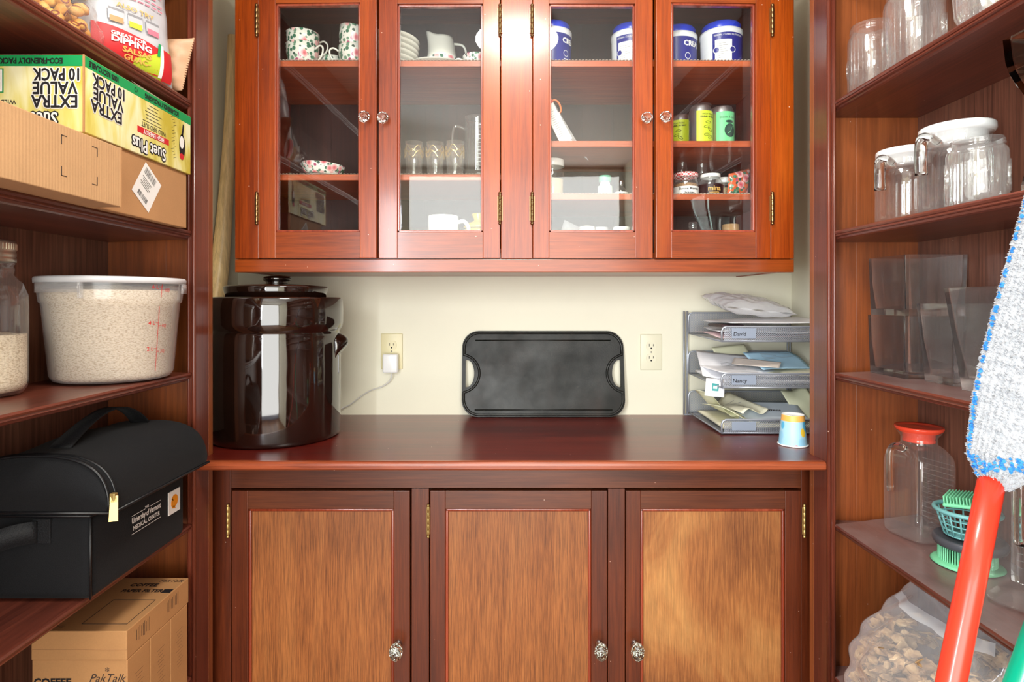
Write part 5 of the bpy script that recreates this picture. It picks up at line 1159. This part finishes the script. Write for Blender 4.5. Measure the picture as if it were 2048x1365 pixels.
# ------------------------------------------------------------------ right shelves
def masonjar(label, loc, r=.044, h=.150, rot=0, tex=True, group='mason jars on the right shelves'):
    t = local('mason_jar', label, 'jar', group); mb = MB().mat('jar'); nk = r*.86
    mb.lathe([(0, .004), (r*.6, .002), (r*.85, .001), (r-.001, .010), (r, .02), (r, h*.78), (r-.002, h*.84), (nk, h*.88), (nk-.001, h*.905), (nk+.0018, h*.915), (nk+.0018, h*.93), (nk-.001, h*.94), (nk-.001, h*.955), (nk+.001, h*.96), (nk+.001, h*.972), (nk-.001, h*.98), (nk, h), (nk-.003, h), (nk-.003, h*.9), (r-.004, h*.80), (r-.004, .016), (r*.5, .009), (0, .009)], seg=56); jb = mb.build('jar_body', t)
    if tex:
        mb = MB().mat('jar')
        for sgn in (0, PI):
            for k in range(3):
                R_ = r+.0006; A = .020-.004*k; pts = [(R_*math.sin(sgn+A*math.cos(w_)/R_), -R_*math.cos(sgn+A*math.cos(w_)/R_), h*.44+A*1.25*math.sin(w_)) for w_ in [2*PI*i/28 for i in range(28)]]
                mb.tube(pts, .0017, 6, True)
            rn = random.Random(3)
            for k in range(16):
                a = sgn+rn.uniform(-.012, .012)/r*1.0; z_ = h*.44+rn.uniform(-.016, .016)
                mb.lathe([(0, -.002), (.0022, 0), (0, .002)], ((r+.0004)*math.sin(a), -(r+.0004)*math.cos(a), z_), 8)
        for sgn in (PI/2, -PI/2):
            for k in range(5):
                a = sgn+(-.4+.2*k); mb.tube([((r+.0003)*math.sin(a), -(r+.0003)*math.cos(a), h*.14), ((r+.0003)*math.sin(a), -(r+.0003)*math.cos(a), h*.76)], .0012, 6)
        mb.build('embossing', t)
    return put(t, loc, rot)
z5 = .4524
masonjar('tall mason jar furthest back on the top right shelf', (.800, 1.298, z5), .045, .156, .5)
masonjar('mason jar with embossed fruit medallion, second on the top right shelf', (.803, 1.165, z5), .052, .170, .75)
masonjar('mason jar behind the medallion jar on the top right shelf', (.900, 1.10, z5), .048, .160, .2)
t = local('glass_bowl', 'rounded clear glass bowl at the near end of top right shelf', 'bowl'); mb = MB().mat('jar'); mb.lathe([(0, .003), (.03, .001), (.045, .012), (.055, .035), (.058, .07), (.052, .10), (.050, .13), (.047, .13), (.049, .10), (.054, .07), (.051, .036), (.042, .016), (0, .009)], seg=48); mb.build('bowl_body', t); put(t, (.815, .985, z5))
def whitelidpitcher(label, loc, r, h, rot):
    t = local('glass_pitcher', label, 'pitcher', 'glass pitchers with white lids'); mb = MB().mat('jar'); n = 64
    vs = []; pr = [(0, .003), (r*.9, .002), (r, .010), (r, h*.62), (r*.96, h*.70), (r*.84, h*.78), (r*.86, h*.86), (r*.92, h*.90)]
    def flute(u, v):
        k = v*(len(pr)-1); i = min(len(pr)-2, int(k)); f = k-i; R_ = pr[i][0]*(1-f)+pr[i+1][0]*f; Z = pr[i][1]*(1-f)+pr[i+1][1]*f; a = 2*PI*u
        fl = 1+.018*abs(math.sin(a*12))*(1 if 1 < k < 3.6 else 0); return (R_*fl*math.cos(a), R_*fl*math.sin(a), Z)
    mb.sheet(96, 28, flute); mb.build('pitcher_body', t)
    mb = MB().mat('whitecup'); mb.lathe([(0, h*.80), (r*.80, h*.80), (r*.80, h*.90), (r*.94, h*.905), (r*1.0, h*.93), (r*1.0, h*.985), (r*.97, h), (r*.9, h), (r*.88, h*.975), (0, h*.975)], seg=56); mb.build('lid', t)
    mb = MB().mat('crystal'); mb.tube(smooth([(r*.84, 0, h*.80), (r*1.2, 0, h*.845), (r*1.50, 0, h*.82), (r*1.60, 0, h*.70), (r*1.58, 0, h*.42)], 5), .0068, 10, flatten=.0105); mb.build('handle', t)
    return put(t, loc, rot)
z4 = .1604
whitelidpitcher('fluted glass pitcher with white lid furthest back, handle to the left', (.828, 1.225, z4), .054, .155, PI+.45)
whitelidpitcher('larger fluted glass pitcher with white lid, nearer and taller', (.842, 1.105, z4), .060, .168, PI+.35)
masonjar('squat embossed mason jar in front of the white-lidded pitchers', (.790, .992, z4), .043, .112, .95)
# heavy vase with curved waist (square, thick green glass)
def sqvase(name, label, loc, w0, w1, h, th=.007, bt=.016, rot=0, waist=0, m='glass', group=None, n=14):
    t = local(name, label, 'vase', group); mb = MB().mat(m)
    def ring(w_, z, q=.0):
        c = w_/2; e = .005; return [(c-e, -c, z), (c, -c+e, z), (c, c-e, z), (c-e, c, z), (-c+e, c, z), (-c, c-e, z), (-c, -c+e, z), (-c+e, -c, z)]
    rows = []
    W = lambda k: w0+(w1-w0)*k-waist*math.sin(PI*min(1, k*1.15))**2
    N_ = n if waist else 2
    for i in range(N_+1): k = i/N_; rows.append(ring(W(k), .0+h*k))
    for i in range(N_+1): k = 1-i/N_; z = bt+(h-bt)*k; rows.append(ring(W(z/h)-2*th-.012*(1-k)**6, z))
    vs = [p for r_ in rows for p in r_]; fs = []
    for j in range(len(rows)-1):
        for i in range(8): fs.append((j*8+i, j*8+(i+1) % 8, (j+1)*8+(i+1) % 8, (j+1)*8+i))
    fs.append(list(range(8))[::-1]); fs.append([(len(rows)-1)*8+i for i in range(8)]); mb.add(vs, fs, False); mb.build('vase_body', t); return put(t, loc, rot)
sqvase('glass_vase', 'thick-walled waisted square vase at the right edge beside the mason jar', (.842, .843, z4), .120, .150, .245, .010, .02, 0, .042, 'glass_green')
z3 = -.1576
G = 'cube vases stacked at the back of the middle right shelf'
sqvase('glass_vase', 'cube glass vase at the bottom of the stack against the end panel', (.879, 1.270, z3), .124, .130, .129, .006, .014, 0, 0, 'glass', G)
sqvase('glass_vase', 'cube glass vase on the top of the stack against the end panel', (.881, 1.271, z3+.1296), .124, .130, .126, .006, .014, .0, 0, 'glass', G)
sqvase('glass_vase', 'medium square vase between the cube stack and the tall tapered vase', (.878, 1.142, z3), .085, .105, .155, .006, .014, 0, 0, 'glass')
sqvase('glass_vase', 'tall tapered square vase nearest the mop head on the middle right shelf', (.868, 1.020, z3), .096, .134, .184, .007, .022, 0, 0, 'glass')
# pitcher with red lid
z2 = -.4976
M['redlid'] = flat('orange-red lid plastic', C(238, 78, 52), .25, coat=.3)
def sqpitcher(label, loc, rot, lidm='redlid', k=1.0):
    t = local('glass_pitcher', label, 'pitcher'); mb = MB().mat('jar'); r, h = .050*k, .235*k
    pr = [(0, .004), (r*.85, .002), (r*.97, .008), (r, .02), (r, h*.66), (r*.96, h*.74), (r*.80, h*.81), (r*.66, h*.845), (r*.66, h*.90), (r*.84, h*.955)]
    def f(u, v):
        q = v*(len(pr)-1); i = min(len(pr)-2, int(q)); g = q-i; R_ = pr[i][0]*(1-g)+pr[i+1][0]*g; Z = pr[i][1]*(1-g)+pr[i+1][1]*g; a = 2*PI*u
        sq = max(0, min(1, (h*.84-Z)/(h*.14))); p = 2+4*sq; kk = 1/((abs(math.cos(a))**p+abs(math.sin(a))**p)**(1/p)); return (R_*kk*math.cos(a), R_*kk*math.sin(a), Z)
    mb.sheet(72, 45, f); mb.build('pitcher_body', t)
    mb = MB().mat('jar')
    for z_ in [h*(.12+.045*i) for i in range(13)]: 
        for sgn in (1, -1): mb.tube([(sgn*(r+.0005), -r*.7+r*1.4*j/6, z_) for j in range(7)] if sgn > 0 else [(-r*.7+r*1.4*j/6, -(r+.0005), z_) for j in range(7)], .0009, 5)
    mb.build('embossing', t)
    if lidm:
        mb = MB().mat(lidm); mb.lathe([(0, h*.86), (r*.60, h*.86), (r*.60, h*.875), (r*.56, h*.885), (r*.60, h*.895), (r*.60, h*.93), (r*.86, h*.965), (r*.90, h*.985), (r*.88, h), (r*.80, h*.992), (r*.6, h*.985), (r*.4, h*.99), (0, h*.995)], seg=56); mb.build('lid', t)
    mb = MB().mat('crystal'); mb.tube(smooth([(-r*.80, 0, h*.80), (-r*1.25, 0, h*.835), (-r*1.50, 0, h*.80), (-r*1.56, 0, h*.68), (-r*1.52, 0, h*.44)], 5), .0065, 10, flatten=.0095); mb.build('handle', t)
    return put(t, loc, rot)
sqpitcher('square glass pitcher with orange-red lid on the lower right shelf', (.876, 1.255, z2), .25)
sqpitcher('large ribbed glass pitcher partly behind the red mop pole on the lower right shelf', (.868, .965, z2), .6, None, 1.18)
# brushes and basket stack
M['sea'] = flat('mint green silicone', C(120, 206, 158), .45); M['tealpl'] = flat('pale teal plastic', C(112, 172, 172), .4); M['darkgrey'] = flat('dark grey plastic', C(70, 72, 78), .35)
bx_, by_ = .872, 1.118
t = thing('scrub_brush', 'round mint green scrubber with upright bristles at the bottom of the stack', 'brush', (bx_, by_, z2)); mb = MB().mat('sea'); mb.lathe([(0, .001), (.055, .001), (.058, .003), (.054, .006), (.046, .008), (0, .008)], (bx_, by_, z2), 48); mb.build('base', t)
mb = MB().mat('sea')
for rr3 in (.045, .038, .030, .020, .010):
    n = int(rr3*2*PI/.0045)
    for i in range(n): a = 2*PI*i/n; mb.lathe([(.0012, .007), (.0010, .0335), (0, .034)], (bx_+rr3*math.cos(a), by_+rr3*math.sin(a), z2), 5)
o = mb.build('bristles', t); 
t = thing('plastic_lid', 'dark grey round plastic lid between the green brush and the teal basket', 'dish', (bx_, by_, z2+.034)); mb = MB().mat('darkgrey'); mb.lathe([(0, .0345), (.046, .0345), (.056, .038), (.0585, .044), (.0585, .050), (.055, .054), (.050, .052), (.0, .049)], (bx_+.002, by_-.004, z2), 56); mb.build('dish_body', t)  # a round plastic lid lying flat in the stack
t = thing('plastic_basket', 'pale teal slatted plastic basket stacked on the dark grey lid', 'basket', (bx_, by_, z2+.05)); mb = MB().mat('tealpl')
def brng(z): return .036+.013*(z-.056)/.046
for z_ in (.057, .068, .079, .090): mb.tube([(bx_+brng(z_)*math.cos(a), by_+brng(z_)*math.sin(a), z2+z_) for a in [2*PI*i/40 for i in range(40)]], .0015, 6, True)
for i in range(18): a = 2*PI*i/18; mb.tube([(bx_+brng(z_)*math.cos(a), by_+brng(z_)*math.sin(a), z2+z_) for z_ in (.056, .102)], .0017, 6)
mb.lathe([(0, .0555), (.036, .0555), (.036, .058), (0, .058)], (bx_, by_, z2), 40); mb.build('basket_wall', t)
mb = MB().mat('tealpl'); mb.tube([(bx_+.051*math.cos(a), by_+.051*math.sin(a), z2+.103) for a in [2*PI*i/48 for i in range(48)]], .0042, 8, True); mb.build('rim', t)
t = thing('scrubber_pad', 'square mint green bristle pad tilted on top of the teal basket', 'scrubber', (bx_, by_, z2+.107)); mb = MB().mat('sea'); Mq = Matrix.Translation((bx_, by_, z2+.117)) @ Matrix.Rotation(.75, 4, 'Z') @ Matrix.Rotation(-.12, 4, 'X'); mb.M = Mq
mb.box(-.033, .033, -.033, .033, -.004, .003, .003, 3); mb.build('base', t); mb = MB().mat('sea'); mb.M = Mq
for i in range(13):
    for j in range(13): mb.lathe([(.0014, .002), (.0011, .016), (0, .0165)], (-.030+.005*i, -.030+.005*j, 0), 5)
mb.build('bristles', t)
# bag of dried mushrooms
t = thing('ziplock_bag', 'large clear ziplock bag bulging over the lowest right shelf, full of dried slices', 'bag', (.81, 1.08, -.8398))
def bagf(u, v, k=1.0, lift=0):
    a = 2*PI*u; h_ = v; prof = [(0, .75), (.10, .98), (.35, 1.0), (.60, .92), (.80, .72), (.92, .52), (1, .34)]
    for (p0, w0_), (p1, w1_) in zip(prof, prof[1:]):
        if v <= p1+1e-9: w_ = w0_+(w1_-w0_)*(v-p0)/(p1-p0); break
    ex = .146*k; ey = .185*k; flat_ = 1-.75*max(0, (v-.55)/.45)**1.3
    x = ex*w_*flat_*math.cos(a); y = ey*(w_*.55+.45)*math.sin(a); wr = .008*math.sin(a*7+v*9)*math.sin(v*PI)+.005*math.sin(a*13-v*21)*math.sin(v*PI)
    x += wr*math.cos(a); y += wr*math.sin(a)
    z = v*.300*k; cx_ = .793+.02*v; return (cx_+x, 1.075+y*.92, -.8395+.004*(1-k)*20*0+z+.02*math.sin(a+2.6)*v**2+lift)
mb = MB().mat('film'); mb.sheet(72, 40, bagf); mb.sheet(36, 6, lambda u, v: tuple(Vector(bagf(u, 1))*(1-v)+Vector((.82, 1.075, bagf(.25, 1)[2]))*v)); mb.build('bag_film', t)
M['zipband'] = thin('frosted zip band', (.95, .96, .98, 1), 1.45, rough=.2, milky=.5, mcol=(.85, .87, .9, 1))
mb = MB().mat('zipband'); mb.sheet(30, 2, lambda u, v: tuple(Vector(bagf(.32+.36*u, .86+.055*v))+Vector((-.002, -.001, 0)))); mb.build('zip_band', t)
def mush():
    m, nt, b = newmat('dried tan slices'); oi = noise(nt, coords(nt), 34, 4); c = ramp(nt, oi, [(.32, C(96, 74, 48)), (.48, C(160, 126, 84)), (.62, C(198, 166, 120)), (.75, C(222, 196, 156))]); nt.links.new(c, b.inputs['Base Color']); setb(b, rough=.8); return m
M['mush'] = mush(); mb = MB(); mb.mat('mush'); rn = random.Random(11)
for i in range(1500):
    v = rn.uniform(.07, .70); u = rn.random(); k = .885-rn.random()**3*.4
    if u < .22 or u > .80: 
        if rn.random() < .6: u = rn.uniform(.3, .75)
    b0 = Vector(bagf(u, v)); cxx = Vector((.80+.02*v, 1.075, b0.z)); p = cxx+(b0-cxx)*k; s_ = rn.uniform(.008, .016)
    mb.M = Matrix.Translation(p) @ Matrix.Rotation(rn.uniform(0, 6), 4, 'Z') @ Matrix.Rotation(rn.uniform(0, 3), 4, 'X')
    w_ = rn.uniform(.4, .9); c_ = rn.uniform(.0005, .002)
    mb.add([(-s_, 0, 0), (-s_*.4, s_*w_, c_), (s_*.5, s_*w_*.8, -c_), (s_, 0, c_), (s_*.4, -s_*w_, 0), (-s_*.5, -s_*w_*.7, c_)]+[(-s_, 0, -.0018), (-s_*.4, s_*w_, c_-.0018), (s_*.5, s_*w_*.8, -c_-.0018), (s_, 0, c_-.0018), (s_*.4, -s_*w_, -.0018), (-s_*.5, -s_*w_*.7, c_-.0018)],
           [(0, 1, 2, 3, 4, 5), (11, 10, 9, 8, 7, 6)]+[(i_, 6+i_, 6+(i_+1) % 6, (i_+1) % 6) for i_ in range(6)])
mb.M = Matrix(); o = mb.build('dried_mushrooms'); tag(o, 'tan dried mushroom slices filling the large ziplock bag', 'dried food', kind='stuff')

# ------------------------------------------------------------------ mop and green pole
M['redpole'] = flat('glossy red pole', C(226, 56, 36), .32, coat=.2); M['greenpole'] = flat('glossy green pole', C(0, 150, 116), .3, coat=.3)
D1, D2 = .66, .60
pa_, pb_ = P(1996, 900, D1), P(1902, 1365, D2); dr = (pb_-pa_)/(pb_.z-pa_.z)
def onp(z): return pa_+dr*(z-pa_.z)
t = thing('mop', 'upside-down mop with red pole and white fluffy head leaning on the right shelves', 'mop', onp(FL+.001))
mb = MB().mat('redpole'); foot = onp(FL+.006); mb.tube([foot, onp(-.8), onp(-.3), onp(-.188)], .0128, 20); mb.build('pole', t)
def fluffmat():
    m, nt, b = newmat('white microfibre fluff with blue stitching'); setb(b, rough=.95, sheen=.3); b.inputs['Base Color'].default_value = C(158, 161, 166); bump(nt, b, noise(nt, coords(nt), 260, 4), .9, .004); return m
M['fluff'] = fluffmat(); M['bluethread'] = flat('blue thread', C(40, 120, 200), .8)
ax = (onp(.2)-onp(-.2)).normalized(); sd = Vector((.75, -.66, 0)); sd = (sd-ax*sd.dot(ax)).normalized(); nn = sd.cross(ax)
tocam = -onp(0).normalized(); nn = nn if nn.dot(tocam) > 0 else -nn
hb = onp(-.205)
HW = lambda k: (.030+.0*k) if k < 0 else .030+.028*math.sin(min(1, k/.55)*PI/2)
def head(u, v, side, extra=0):
    k = v; L = .40; w_ = (.022+.011*math.sin(min(1, k/.35)*PI/2)-.006*max(0, (k-.45)/.55)**1.2)
    if k < .08: w_ *= (k/.08)**.5
    a = -1+2*u; thk = .016*math.sqrt(max(0, 1-a*a))*min(1, k/.05+.2)+.001
    rn_ = .0022*math.sin(u*40+k*70)*math.sin(k*90-u*33)
    return hb+ax*(L*k-.006*math.cos(a*PI)*0)+sd*(w_*a*1.05+(.010 if a > 0 else 0)*a+.006*k)+nn*(side*(thk+extra)+rn_)
mb = MB().mat('fluff'); mb.sheet(40, 90, lambda u, v: head(u, v, 1)); mb.sheet(40, 90, lambda u, v: head(1-u, v, -1))
rn = random.Random(5)
def tuft(mb, p, d, l, r_): mb.add([p+sd*r_, p+ax*r_, p-sd*r_, p-ax*r_*.6, p+d*l], [(0, 1, 4), (1, 2, 4), (2, 3, 4), (3, 0, 4)])
for i in range(7000):
    u, v = rn.random(), rn.random(); s_ = 1 if rn.random() < .85 else -1; p = head(u, v, s_); d = (nn*s_*.7+sd*(u-.5)*2.6+Vector((rn.uniform(-.5, .5), rn.uniform(-.5, .5), rn.uniform(-.8, .3)))).normalized(); tuft(mb, p, d, rn.uniform(.0012, .0027), .0015)
mb.build('mop_head', t, 'white fluffy mop head')
mb = MB().mat('bluethread')
for i in range(620):
    if i < 440: v = rn.uniform(.02, 1); u = .055+rn.uniform(-.015, .02)+.0*v
    else: u = rn.uniform(.03, .97); v = .045+.05*abs(u-.3)+rn.uniform(-.018, .02)
    if math.sin(v*150+u*60) < -.35: continue
    p = head(u, v, 1, .002); d = (nn*.6+Vector((rn.uniform(-.6, .6), rn.uniform(-.6, .6), rn.uniform(-.8, .2)))).normalized(); tuft(mb, p, d, rn.uniform(.002, .0035), .0021)
mb.build('stitching', t, 'blue looped stitching')
mb = MB().mat('grey'); M['frosty'] = flat('pale grey blue plastic', C(150, 164, 178), .35); mb = MB().mat('frosty')
for k in (-.006, .006, .018): mb.tube([hb+ax*.245+sd*(k+.012)+nn*.019, hb+ax*.40+sd*(k*1.2+.016)+nn*.017], .004, 8)
mb.build('frame', t)
g0, g1 = P(2044, 1365, .66), P(2072, 1290, .64); dg = (g0-g1)/(g0.z-g1.z); base_ = g0+dg*(FL+.004-g0.z); topg = g0+dg*(-.26-g0.z)
mb = MB().mat('greenpole'); mb.tube([base_, topg], .0150, 20); o = mb.build('green_pole'); tag(o, 'green pole at the bottom right corner, right of the red mop pole', 'pole')
